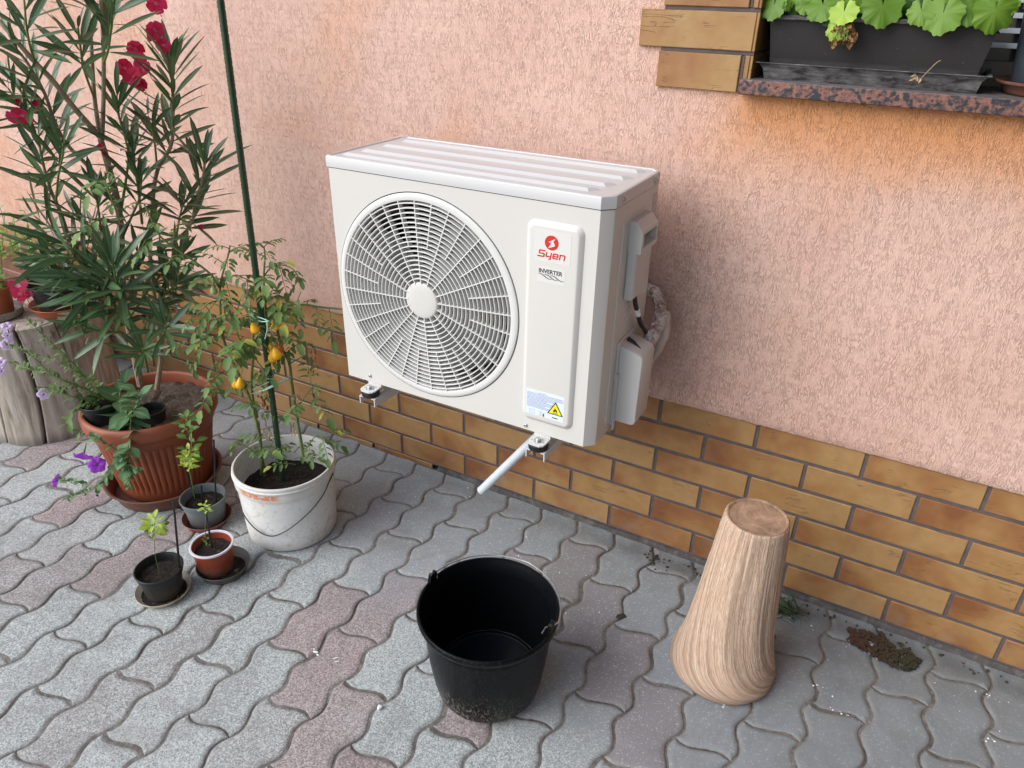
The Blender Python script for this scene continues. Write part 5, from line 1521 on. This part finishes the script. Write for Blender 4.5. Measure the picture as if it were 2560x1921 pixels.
soil_disc('soil', GP, .092, 1.43, gp_, M['soil'], .004)
mb = MB(); mb.lathe([(0, 1.2672), (.082, 1.2672), (.086, 1.271), (.092, 1.283), (.1045, 1.286), (.1055, 1.289), (.1035, 1.2905), (.092, 1.288), (.084, 1.2755), (0, 1.2755)], 72, (*GP, 0))
tag(mb.build('saucer', M['terrasaucer'], None, sharp=50, loc=(*GP, 1.267)), 'terracotta-coloured saucer under the blue-grey pot on the sill', 'saucer')

# ================================================================== ADDED OCCLUDERS (outside the frame, put in to shade the right-hand side)
ev = MB()
ev.box(.50, -1.75, 2.62, 4.4, -.02, 2.70)  # unseen slab added overhead to block sky light on the right
ev.build('added_shade_slab', M['concrete'], wall, smooth=False)
nb = MB()
nb.box(1.95, -4.6, -.2, 2.10, -.02, 2.615)  # unseen wall added to cut the light from the right
tag(nb.build('added_shade_wall', simple('grey_render', (.085, .088, .092), .9, bump=.5), None, smooth=False, loc=(2.0, -2.5, 0)), 'added wall out of view at the right, there to shade that side', 'wall')

# ================================================================== PLANTS
def leafmesh(mb, base, d, nrm, L, W, droop=.2, fold=.25, rng=random, prof=None, seg=6, rid=None, wave=0):
    """one folded, curved leaf blade"""
    d = d.normalized(); s = d.cross(nrm)
    if s.length < 1e-3: s = d.orthogonal()
    s.normalize(); nn = s.cross(d).normalized()
    prof = prof or [.10, .62, .95, 1.0, .82, .48, .03]
    rid = rng.random() if rid is None else rid
    vs = []; at = []; fs = []
    p = Vector(base); cur = d.copy()
    m = len(prof) - 1
    for i, w in enumerate(prof):
        hw = w * W / 2
        up = nn * (fold * hw)
        wv = nn * (wave * W * math.sin(i * 2.3 + rid * 6))
        vs += [p - s * hw + up + wv, p, p + s * hw + up - wv]
        at += [(0, rid, i / m, 1), (1, rid, i / m, 1), (0, rid, i / m, 1)]
        cur = (cur + Vector((0, 0, -1)) * droop / m).normalized()
        p = p + cur * (L / m)
        nn = s.cross(cur).normalized()
    for i in range(m):
        a = i * 3
        fs += [(a, a + 1, a + 4, a + 3), (a + 1, a + 2, a + 5, a + 4)]
    mb.add(vs, fs, at)

def along(pts, t):
    seg = t * (len(pts) - 1); i = min(int(seg), len(pts) - 2); f = seg - i
    return pts[i].lerp(pts[i + 1], f), (pts[i + 1] - pts[i]).normalized()

rng = random.Random(21)
def perp(d, a):
    s = d.orthogonal().normalized(); t = d.cross(s)
    return s * math.cos(a) + t * math.sin(a)

# --- oleander
ol = empty('oleander', (-1.255, -.44, .29), 'tall oleander with narrow dark green leaves and crimson flowers in the terracotta-coloured pot', 'shrub')
leaves = MB()
for si, (pts, r0, r1, lf, ll) in enumerate(OLE):
    sp = spline(pts, 8); n = len(sp)
    mb = MB(); mb.tube(sp, [r0 + (r1 - r0) * i / (n - 1) for i in range(n)], 8)
    mb.build('stem', M['branch'] if r0 >= .005 else M['greenstem'], ol)
    if lf > 1: continue
    Ltot = sum((sp[i + 1] - sp[i]).length for i in range(n - 1))
    Lleaf = Ltot * (1 - lf)
    nodes = max(3, int(Lleaf / .023))
    a0 = rng.random() * 6
    for q in range(nodes + 1):
        t = lf + (1 - lf) * q / nodes
        p, d = along(sp, min(t, .999))
        k = q / nodes
        tip = k > .82
        ang = R(72 - 42 * k) + rng.uniform(-.12, .12)
        for w in range(3):
            a = a0 + w * 2 * PI / 3 + q * PI / 3 + rng.uniform(-.3, .3)
            if rng.random() < .17: continue
            o = perp(d, a)
            dd = d * math.cos(ang) + o * math.sin(ang)
            L = ll * rng.uniform(.75, 1.28) * (.62 if k > .93 else .85 if tip else 1)
            if p.y + dd.y * L > -.02: dd.y *= .2; dd.normalize()
            nr = (d * 1.0 - o * .3 + Vector((rng.uniform(-.35, .35), rng.uniform(-.35, .35), rng.uniform(-.1, .5))))
            leafmesh(leaves, p + o * .002, dd, nr, L, L * rng.uniform(.125, .168), rng.uniform(-.05, .28), .3, rng, [.10, .55, .88, 1.0, .93, .66, .03])
leaves.build('foliage', M['ole'], ol, sharp=80)
view = Vector((.7289, -1.6646, 1.4324))
for (x, y, z, s) in OFL:
    c = Vector((x, y, z)); fd = (view - c).normalized()
    fd = (fd + Vector((rng.uniform(-.5, .5), rng.uniform(-.3, .3), rng.uniform(-.5, .4)))).normalized()
    mb = MB(); a0 = rng.random() * 6
    for w in range(5):
        o = perp(fd, a0 + w * 2 * PI / 5)
        rid = rng.random(); L = .0255 * s * rng.uniform(.85, 1.15)
        d = (o + fd * (.45 if s > .7 else 1.6)).normalized()
        ss = d.cross(fd).normalized()
        pr = [(.0, .0022), (.25, .006), (.55, .0095), (.85, .0108), (1.0, .006)]
        vs = []; at = []; fs = []
        for i, (t, hw) in enumerate(pr):
            cc = c + d * (L * t) - fd * (.004 * t * t)
            tw = fd * rng.uniform(-.0015, .0015)
            vs += [cc - ss * hw * s + tw, cc + fd * .0006, cc + ss * (hw * s) - tw + ss * .002]
            at += [(t, rid, 0, 1)] * 3
        for i in range(4):
            b = i * 3; fs += [(b, b + 1, b + 4, b + 3), (b + 1, b + 2, b + 5, b + 4)]
        mb.add(vs, fs, at)
    mb.tube([c, c - fd * .014 * s, c - fd * .02 * s + Vector((0, 0, -.004))], [.0022, .0017, .0012], 6, at=(1, 0, 0, 1))
    if s > .4: mb.tube([c - fd * .02 * s + Vector((0, 0, -.004)), c - fd * .02 + Vector((rng.uniform(-.01, .01), .01, -.035))], .0009, 5, at=(1, 0, 0, 1))
    mb.build('flower', M['oflower2'] if (x < -1.3 and z > .9) or y < -.6 else M['oflower'], ol, sharp=80)

# --- tomato plants
def tomato_leaf(mb, stems, p, d, side, L, rng, curl=.6):
    """compound leaf: rachis with paired toothed leaflets"""
    n = 9; pts = [Vector(p)]; cur = (d * .35 + side).normalized()
    for i in range(n):
        cur = (cur + Vector((0, 0, -1)) * curl / n).normalized()
        pts.append(pts[-1] + cur * L / n)
    stems.tube(pts, [.0013 - .0008 * i / n for i in range(n + 1)], 5)
    prof = [.12, .75, .82, 1.0, .72, .78, .42, .03]
    for k in (3, 5, 7):
        c = pts[k]; dr = (pts[k + 1] - pts[k]).normalized() if k < n else cur
        sd = dr.cross(Vector((0, 0, 1)))
        if sd.length < .1: sd = dr.orthogonal()
        sd.normalize()
        for s in (-1, 1):
            dd = (dr * .55 + sd * s + Vector((0, 0, rng.uniform(-.5, .15)))).normalized()
            l = L * rng.uniform(.26, .38)
            leafmesh(mb, c + dd * .003, dd, Vector((rng.uniform(-.4, .4), rng.uniform(-.5, .2), 1)), l, l * rng.uniform(.38, .52), rng.uniform(.3, .9), .35, rng, prof, wave=.06)
    leafmesh(mb, pts[-1], cur, Vector((0, -.3, 1)), L * .42, L * .24, .6, .3, rng, prof, wave=.06)

roots = [empty('tomato_plant', (-.70, -.455, .15), 'tomato plant on the left of the green stake, with ripe pear-shaped yellow tomatoes low down', 'tomato plant', 'tomato plants in the white bucket'),
         empty('tomato_plant', (-.64, -.42, .15), 'tomato plant right of the green stake, with a shoot reaching to the air conditioner', 'tomato plant', 'tomato plants in the white bucket')]
owner = [0, 0, 0, 0, 1, 1, 1, 0, 0, 1, 1, 1, 0, 0, 1, 0, 0, 0, 1, 0]
fol = [MB(), MB()]; stm = [MB(), MB()]
for si, (pts, r0, r1, lf) in enumerate(TOM):
    w = owner[si]; sp = spline(pts, 7); n = len(sp)
    mb = MB(); mb.tube(sp, [r0 + (r1 - r0) * i / (n - 1) for i in range(n)], 7); mb.build('stem', M['tomstem'], roots[w])
    if lf > 1: continue
    Lt = sum((sp[i + 1] - sp[i]).length for i in range(n - 1)) * (1 - lf)
    nodes = max(2, int(Lt / .029))
    for q in range(nodes + 1):
        t = lf + (1 - lf) * q / nodes; p, d = along(sp, min(t, .999))
        a = q * 2.4 + rng.uniform(-.5, .5) + si
        o = perp(d, a)
        o = (o + Vector((.2, -.35, .15))).normalized()
        L = rng.uniform(.055, .105) * (.6 if t > .93 or r0 < .0018 else 1)
        if p.y + o.y * L > -.03: o.y = -abs(o.y) * .3
        tomato_leaf(fol[w], stm[w], p, d, o, L, rng, rng.uniform(.5, 1.3))
# low leaves round the stem bases
for q in range(9):
    w = q % 2; b = Vector((-.70 + .055 * w, -.45 + .03 * w, .20 + .02 * (q // 2)))
    a = rng.random() * 2 * PI
    tomato_leaf(fol[w], stm[w], b, Vector((0, 0, 1)), Vector((math.cos(a), math.sin(a), .3)), rng.uniform(.05, .08), rng, .8)
for w in (0, 1):
    fol[w].build('foliage', M['tom'], roots[w], sharp=80)
    stm[w].build('leaf_stalks', M['tomstem'], roots[w])
# withered trusses
for w, (cx, cy, cz) in ((0, (-.702, -.45, .43)), (1, (-.633, -.395, .396)), (1, (-.641, -.405, .335)), (1, (-.673, -.375, .652)), (1, (-.600, -.34, .508)), (0, (-.703, -.455, .33))):
    mb = MB()
    for q in range(11):
        d = Vector((rng.uniform(-1, 1), rng.uniform(-1, .3), rng.uniform(-1.4, .3))).normalized()
        leafmesh(mb, Vector((cx, cy, cz)) + Vector((rng.uniform(-.014, .014), rng.uniform(-.01, .01), rng.uniform(-.035, .035))), d, Vector((rng.random(), -1, rng.random())), rng.uniform(.010, .024), .006, 2.0, .9, rng, wave=.3)
    mb.build('withered_leaf', M['dryp'] if rng.random() < .6 else M['dry'], roots[w])
fown = [0, 1, 1, 1, 1, 0, 0, 1, 0, 1]
for i, (x, y, z, kind) in enumerate(TFR):
    s = [1.0, .8, 1.0][kind] * (1.08 if i in (1, 2) else 1)
    mb = MB()
    pear = [(0, -.0135), (.006, -.0128), (.0100, -.0095), (.0122, -.004), (.0120, .001), (.0098, .0065), (.0070, .0115), (.0052, .0155), (.0035, .018), (0, .0188)]
    if kind == 2: pear = [(0, -.0125), (.007, -.0115), (.0112, -.007), (.0125, 0), (.0112, .007), (.007, .0115), (0, .0125)]
    pear = [(r * s, q * s) for r, q in pear]
    mb.lathe(pear, 24, (0, 0, 0))
    tilt = Matrix.Rotation(rng.uniform(-.35, .35), 3, 'X') @ Matrix.Rotation(rng.uniform(-.4, .4), 3, 'Y')
    mb.v = [tuple(tilt @ Vector(v) + Vector((x, y, z))) for v in mb.v]
    fo = mb.build('tomato', [M['tomato'], M['tomgreen'], M['tomred']][kind], roots[fown[i]])
    top = tilt @ Vector((0, 0, .018 * s)) + Vector((x, y, z))
    cx_ = MB(); cx_.tube([top, top + Vector((.002, .004, .010)), top + Vector((.004, .012, .022))], .0011, 6)
    for q in range(5):
        a = q * 2 * PI / 5
        leafmesh(cx_, top, Vector((math.cos(a), math.sin(a), .1)), Vector((0, 0, 1)), .008, .0025, .6, .2, rng)
    cx_.build('calyx', M['tomstem'], fo)

# --- green stake and string ties
mb = MB(); a, b = Vector(STAKE[0]), Vector(STAKE[1]); N = 170
pts = [a.lerp(b, i / N) for i in range(N + 1)]
mb.tube(pts, [.0076 + .0007 * (1 if i % 2 else 0) for i in range(N + 1)], 14)
dch = (b - a).normalized()
for k in range(4):    # rows of moulded nubs
    for i in range(0, 150):
        p = a + (b - a) * (i + .5 * (k % 2)) / 150; o = perp(dch, k * PI / 2 + .4)
        q = p + o * .0078
        u = perp(dch, k * PI / 2 + .4 + PI / 2)
        mb.add([q - dch * .0025 - u * .0018, q - dch * .0025 + u * .0018, q + dch * .0025 + u * .0018, q + dch * .0025 - u * .0018, q + o * .0013], [(0, 1, 4), (1, 2, 4), (2, 3, 4), (3, 0, 4)])
sk = mb.build('garden_stake', M['stake'], None, sharp=50, loc=STAKE[0])
tag(sk, 'tall dark green garden stake with moulded nubs, standing in the white bucket', 'stake')
mb = MB()
for p in TIE: mb.tube(spline(p, 5), .0016, 6)
for zc in (.478,):
    ring = [Vector((-.682 + .0095 * math.cos(q), -.4315 + .0095 * math.sin(q), zc + .002 * math.sin(q * 1.5))) for q in [i * 2 * PI / 16 for i in range(17)]]
    mb.tube(ring, .0016, 6)
tg = mb.build('string_tie', M['string'], None, loc=TIE[0][0])
tag(tg, 'pale green string tied round the stake and the tomato stems', 'string')

# --- petunias
def soft_leaf(mb, p, d, L, rng, broad=.55, droop=.5):
    leafmesh(mb, p, d, Vector((rng.uniform(-.3, .3), rng.uniform(-.6, 0), 1)), L, L * broad, droop, .22, rng, [.15, .55, .9, 1.0, .88, .5, .04])
def leafy(root, specs, mleaf, mstem, rng, step=.022, broad=.55):
    fo = MB()
    for pts, r0, r1, lf, ll in specs:
        sp = spline(pts, 7); n = len(sp)
        mb = MB(); mb.tube(sp, [r0 + (r1 - r0) * i / (n - 1) for i in range(n)], 7); mb.build('stem', mstem, root)
        if lf > 1: continue
        Lt = sum((sp[i + 1] - sp[i]).length for i in range(n - 1)) * (1 - lf)
        st_ = max(step * ll / .05, .010)
        nodes = max(2, int(Lt / st_))
        for q in range(nodes + 1):
            t = lf + (1 - lf) * q / nodes; p, d = along(sp, min(t, .999))
            for w in range(2):
                o = perp(d, q * 2.4 + w * PI + rng.uniform(-.5, .5))
                o = (o + Vector((.15, -.45, .25)) + d * .5).normalized()
                soft_leaf(fo, p, o, ll * rng.uniform(.6, 1.15) * (1 - .35 * t), rng, broad, rng.uniform(.2, .8))
    fo.build('foliage', mleaf, root, sharp=80)
pe = empty('petunia', (-1.08, -.56, .30), 'petunia with broad soft leaves and violet flowers hanging over the front of the large pot', 'plant')
leafy(pe, PET, M['pet'], M['petstem'], rng, .02, .62)
li = empty('petunia', (-1.22, -.61, .33), 'trailing petunia with pale lilac flowers spreading left in front of the log', 'plant')
leafy(li, LIL, M['lil'], M['petstem'], rng, .02, .42)
def trumpet(root, x, y, z, s, mat, side=None, R0=.027):
    c = Vector((x, y, z)); fd = (view - c).normalized()
    fd = (fd + (side if side is not None else Vector((rng.uniform(-.5, .3), rng.uniform(-.3, .3), rng.uniform(-.2, .5))))).normalized()
    u = fd.orthogonal().normalized(); v = fd.cross(u)
    mb = MB(); vs = []; at = []; fs = []; NA = 40; rings = [(.0, -.010), (.12, -.004), (.28, 0), (.55, .002), (.8, .0015), (1, -.0015)]
    for (t, dz) in rings:
        for k in range(NA):
            a = 2 * PI * k / NA
            lobe = 1 - .16 * t * abs(math.cos(a * 2.5)) ** 2.5 + .03 * t * math.sin(a * 11 + s * 9)
            rr = R0 * s * (.05 + .95 * t) * lobe
            ruf = .0022 * t * math.sin(a * 5 + 1) + .0012 * t * math.sin(a * 13)
            vs.append(c + (u * math.cos(a) + v * math.sin(a)) * rr + fd * (dz * s + ruf)); at.append((t, .5 + .5 * math.sin(a * 5), 0, 1))
    for i in range(len(rings) - 1):
        for k in range(NA):
            k2 = (k + 1) % NA; fs.append((i * NA + k, i * NA + k2, (i + 1) * NA + k2, (i + 1) * NA + k))
    mb.add(vs, fs, at)
    f = mb.build('flower', mat, root, sharp=80)
    tb = MB(); tb.tube([c - fd * .006 * s, c - fd * .028 * s, c - fd * .04 * s + Vector((0, 0, .002))], [.0042 * s, .0022 * s, .0014], 8)
    tb.build('flower_tube', M['petstem'], f)
trumpet(pe, PFL[0][0], PFL[0][1], PFL[0][2], 1.0, M['violet'], Vector((-.5, -.1, -.9)))
trumpet(pe, PFL[1][0], PFL[1][1], PFL[1][2], .9, M['violet'], Vector((.1, 0, -.1)))
trumpet(pe, PFL[2][0], PFL[2][1], PFL[2][2], .8, M['violet'], Vector((-2.2, -.3, -.2)))
for x, y, z, s in LFL: trumpet(li, x, y, z, s, M['lilac'], None, .020)
for p in ((-1.107, -.74, .128), (-1.115, -.71, .225)):
    mb = MB()
    for q in range(5):
        leafmesh(mb, Vector(p), Vector((rng.uniform(-1, 1), rng.uniform(-.5, .5), -1)), Vector((0, -1, 0)), .010, .005, .5, .6, rng)
    mb.build('wilted_flower', M['wilt'], pe)

# --- light green plants on the log and in the brown planter
def tuft(root, specs, mleaf, ll, rng, step=.016, broad=.55):
    leafy(root, [(p, a, b, c, ll) for p, a, b, c in specs], mleaf, M['petstem'], rng, step * .05 / ll, broad)
t1 = empty('herb_plant', (-1.84, -.50, LH + .10), 'light green bushy herb in the orange pot on the log', 'plant')
DX = Vector((-1.84, -.50, LH + .09))
sp1 = [([DX + Vector((a, b, 0)), DX + Vector((a * 2, b * 2, .06)), DX + Vector((a * 3, b * 3, .13 + q * .012))], .002, .001, .1) for q, (a, b) in enumerate(((.01, .01), (-.02, .0), (.02, -.012), (-.01, -.02), (-.025, .02), (.024, .014), (.0, .0)))]
tuft(t1, sp1, M['basil'], .034, rng, .014)
t2 = empty('herb_plant', (-2.3, -.18, .445), 'pale green leafy plant in the brown planter against the wall', 'plant')
sp2 = []
for q in range(12):
    b = Vector((-2.54 + .038 * q, -.18 + .02 * math.sin(q * 2), .445))
    sp2.append(([b, b + Vector((rng.uniform(-.02, .02), -.01, .07)), b + Vector((rng.uniform(-.04, .05), rng.uniform(-.04, .02), .13 + rng.uniform(0, .08)))], .002, .001, .15))
tuft(t2, sp2, M['basil'], .036, rng, .02)
mb = MB()
wf = Vector((-2.0, -.42, .70))

# --- seedlings and sticks in the three small pots
def seedling(name, pts, r, label, mleaf, spots, ll):
    e = empty(name, pts[0], label, 'seedling')
    sp = spline(pts, 6); mb = MB(); mb.tube(sp, [r * (1 - .5 * i / len(sp)) for i in range(len(sp))], 6); mb.build('stem', M['greenstem'], e)
    for mat, t0, t1_, cnt, l in spots:
        fo = MB()
        for q in range(cnt):
            t = t0 + (t1_ - t0) * q / max(1, cnt - 1); p, d = along(sp, min(t, .999))
            o = perp(d, q * 2.4); dd = (o + d * rng.uniform(.1, .7)).normalized(); LL = l * rng.uniform(.7, 1.2)
            stl = p + dd * LL * .5
            fo.tube([p, stl], .0006, 4, at=(1, .5, 0, 1))
            leafmesh(fo, stl, dd, Vector((rng.uniform(-.5, .5), -.5, 1)), LL, LL * .55, .4, .25, rng)
        fo.build('foliage', mat, e, sharp=80)
    return e
seedling('seedling', SEED['gray'], .0016, 'leafy green seedling in the grey nursery pot', None, [(M['seed'], .42, 1, 26, .026), (M['lime'], .30, .50, 30, .023)], .02)
seedling('seedling', SEED['red'], .0012, 'thin wispy green seedling in the red-brown pot with the white rim', None, [(M['lime'], .8, 1, 12, .013), (M['seed'], .15, .35, 8, .008)], .015)
seedling('seedling', SEED['black'], .0010, 'slender seedling with a tuft of yellow-green leaves in the small black pot', None, [(M['lime'], .80, 1, 20, .025), (M['seed'], .74, .86, 9, .022)], .02)
labs = {'gray': ['long black stick leaning left in the grey nursery pot', 'black stick standing upright at the right rim of the grey nursery pot', 'short black stick in the middle of the grey nursery pot'], 'red': ['black stick in the red-brown pot with the white rim'], 'black': ['black stick in the small black pot beside its yellow-green seedling']}
for k, lst in STICK.items():
    for q, p in enumerate(lst):
        mb = MB(); mb.tube(p, .0028, 8)
        tag(mb.build('plant_stick', M['stick'], None, loc=p[0]), labs[k][q], 'stick', 'black plant sticks in the small pots')

# --- geraniums
ge = empty('geranium', (.59, .06, 1.37), 'bright green scalloped geranium leaves growing in the window box', 'plant')
def gleaf(x, y, z, s, mat, name='leaf'):
    c = Vector((x, y, z)); fd = ((view - c).normalized() + Vector((rng.uniform(-.6, .6), -.2, rng.uniform(.0, 1.0)))).normalized()
    dn = Vector((rng.uniform(-.4, .4), -.2, -1)); u = (dn - fd * dn.dot(fd)).normalized(); v = fd.cross(u)
    mb = MB(); NA = 96; rings = [.0, .2, .4, .6, .8, .93, 1.0]; vs = []; at = []; fs = []; rid = rng.random(); cup = rng.uniform(-.15, .65); bend = rng.uniform(-.5, .5)
    for t in rings:
        for k in range(NA):
            a = -PI + .16 + (2 * PI - .32) * k / (NA - 1)
            lob = 1 - .13 * (abs(math.sin(a * 3.5)) ** 6) * t - .07 * t * (1 - abs(math.sin(a * 10.5)))
            lob *= 1 + .05 * math.cos(a)
            rr = s * t * lob
            vein = .7 * abs(math.cos(a * 3.5)) ** 40
            hz = .035 * s * math.cos(a * 7) * t * t - cup * s * t * t * (.4 + .35 * math.cos(a)) + bend * .4 * s * t * t * math.sin(a) * abs(math.sin(a)) - vein * .025 * s * t
            vs.append(c + (u * math.cos(a) + v * math.sin(a)) * rr + fd * hz); at.append((max(vein, .7 * (1 - t) ** 3), rid, t, 1))
    for i in range(len(rings) - 1):
        for k in range(NA - 1): fs.append((i * NA + k, i * NA + k + 1, (i + 1) * NA + k + 1, (i + 1) * NA + k))
    mb.add(vs, fs, at)
    o = mb.build(name, mat, ge, sharp=80)
    st_ = MB(); base = Vector((x * .8 + .12, .06, 1.37))
    st_.tube(spline([c - fd * .001, c - fd * .015 + Vector((0, .01, -.004)), base], 5), .0011, 6); st_.build('leaf_stalk', M['petstem'], o)
for x, y, z, s, kind in GER:
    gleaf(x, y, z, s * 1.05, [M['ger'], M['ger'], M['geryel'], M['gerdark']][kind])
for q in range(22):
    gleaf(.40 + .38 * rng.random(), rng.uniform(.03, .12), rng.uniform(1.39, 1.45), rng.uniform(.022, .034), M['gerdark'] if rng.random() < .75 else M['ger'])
mb = MB()
for q in range(34):
    d = Vector((rng.uniform(-1, 1), rng.uniform(-.8, .3), rng.uniform(-1.3, .6))).normalized()
    leafmesh(mb, Vector(DRY) + Vector((rng.uniform(-.016, .018), rng.uniform(-.005, .010), rng.uniform(-.012, .022))), d, Vector((rng.random() - .5, -1, rng.random() - .5)), rng.uniform(.012, .022), .012, 1.8, .9, rng, wave=.3)
mb.build('withered_leaves', M['dry'], ge, sharp=40)
for q in range(5):
    mb = MB(); b = Vector(DRY) + Vector((rng.uniform(-.01, .01), -.012, -.004))
    mb.tube([b + Vector((0, .004, .020)), b + Vector((rng.uniform(-.012, .012), 0, -.004))], .0010, 5); mb.build('leaf_stalk', M['basil'], ge)
mb = MB(); mb.tube(spline(TWIG, 4), .0009, 6)
for q in range(6):
    leafmesh(mb, Vector(TWIG[0]) + Vector((rng.uniform(-.012, .006), rng.uniform(-.002, .004), rng.uniform(-.006, .004))), Vector((rng.uniform(-1, 1), -.3, rng.uniform(-.3, .5))), Vector((0, -1, .3)), .010, .006, 1, .6, rng)
tag(mb.build('dry_leaf', M['dryp'], None, loc=TWIG[0]), 'withered leaf with a thin pale stalk lying on the edge of the granite sill', 'leaf')
# plant in the blue-grey pot reaches only out of frame: short stems
# --- weeds along the wall
wd = empty('grass_tuft', (.705, -.07, 0), 'tuft of grass growing from the paving joint right of the upturned vase', 'grass')
mb = MB()
for q in range(80):
    b = Vector((.700 + rng.gauss(0, .018), -.075 + rng.gauss(0, .014), 0)); a = rng.uniform(0, 2 * PI)
    d = Vector((math.cos(a) * .8, math.sin(a) * .5 - .2, rng.uniform(.3, 1.3))).normalized()
    leafmesh(mb, b, d, Vector((-d.y, d.x, .5)), rng.uniform(.025, .07), .0032, rng.uniform(.4, 1.6), .3, rng)
mb.build('blades', M['grass'], wd, sharp=80)
mb = MB()
for q in range(330):
    t = rng.random()
    x = .845 + .165 * t; w = .016 + .028 * math.sin(PI * min(1, t * 1.02)) ** .8 * (1.25 if t > .4 else .7)
    y = -.080 + .004 * math.sin(t * 6) + rng.uniform(-w, w) - (.012 * t)
    if y > -.02: continue
    if mnoise.noise(Vector((x * 55, y * 55, 2))) < -.12: continue
    b = Vector((x, y, rng.uniform(.001, .008)))
    a0 = rng.random() * 6
    for k in range(3):
        a = a0 + k * 2 * PI / 3
        leafmesh(mb, b, Vector((math.cos(a), math.sin(a), .12)), Vector((0, 0, 1)), .0085, .0085, .2, .1, rng, [.3, .8, 1.0, .7], rid=min(1, max(0, (1 - t) * 1.3 - .2 + rng.uniform(-.25, .25))))
tag(mb.build('clover_patch', M['clover'], None, sharp=80), kind='stuff')
bpy.data.objects['clover_patch']['label'] = 'dark green and reddish clover growing in the joint at the foot of the wall'
bpy.data.objects['clover_patch']['category'] = 'clover'
mb = MB()
for q in range(90):
    u = rng.random()
    if q < 22: x, y = .33 + .02 * rng.gauss(0, 1), -.062 + .014 * rng.gauss(0, 1)
    else: x, y = rng.uniform(.30, 1.2), -.022 + abs(rng.gauss(0, .02)) * -1
    s = rng.uniform(.0012, .0036)
    mb.bbox(x - s, y - s, -.001, x + s, y + s, s * 1.2, s * .3)
tag(mb.build('loose_grit', M['debris'], None), kind='stuff')
mb = MB()
for cx_, cy_, sx_, n_ in ((.90, -.105, .05, 22), (.868, -.06, .012, 12), (1.16, -.11, .02, 8), (.82, -.28, .02, 6), (.86, -.33, .02, 8), (.70, -.085, .012, 5), (.63, -.44, .004, 4), (1.15, -.24, .01, 3), (.0, -.3, .25, 14), (.9, -.2, .2, 12), (-.1, -.14, .25, 10)):
    for q in range(n_):
        x, y, s = cx_ + rng.gauss(0, sx_), min(-.02, cy_ + rng.gauss(0, max(.004, sx_ * .25))), rng.uniform(.0006, .0019)
        mb.bbox(x - s * rng.uniform(.8, 1.8), y - s, 0, x + s, y + s, s * 1.1, s * .35)
for cx_, cy_, L_, w_, a_ in ((-.272, -.782, .007, .003, .3), (-.262, -.786, .005, .0022, -.2), (-.281, -.777, .003, .0015, .6), (-.218, -.772, .007, .0016, .9), (-.209, -.779, .006, .0014, .7)):
    vs = [(cx_ + L_ * math.cos(t) * math.cos(a_) - w_ * math.sin(t) * math.sin(a_), cy_ + L_ * math.cos(t) * math.sin(a_) + w_ * math.sin(t) * math.cos(a_), .0012) for t in [i * PI / 6 for i in range(12)]]
    mb.add(vs + [(cx_, cy_, .0022)], [(i, (i + 1) % 12, 12) for i in range(12)])
tag(mb.build('white_crumbs', M['perlite'], None), kind='stuff')
mb = MB(); mb.lathe([(.011, .0012), (.009, .0018), (0, .0022)], 20, (.328, -.305, 0), lambda r, z, a: (r * (1 + .25 * math.sin(a * 2) + .12 * math.sin(a * 5)), z))
tag(mb.build('mud_splat', M['debris'], None, loc=(.328, -.305, 0)), 'small dark mud splat on a mauve paver between the bucket and the vase', 'mud')
mb = MB(); mb.lathe([(0, 0), (.0045, .0005), (.0062, .004), (.0048, .0078), (0, .009)], 14, (-.04, -.831, 0), lambda r, z, a: (r * (1 + .15 * math.sin(a * 3)), z))
tag(mb.build('pebble', M['pebble'], None, loc=(-.04, -.831, 0)), 'small white pebble on the paving left of the black bucket', 'pebble')

for o in bpy.data.objects:
    if '_w' in o: del o['_w']
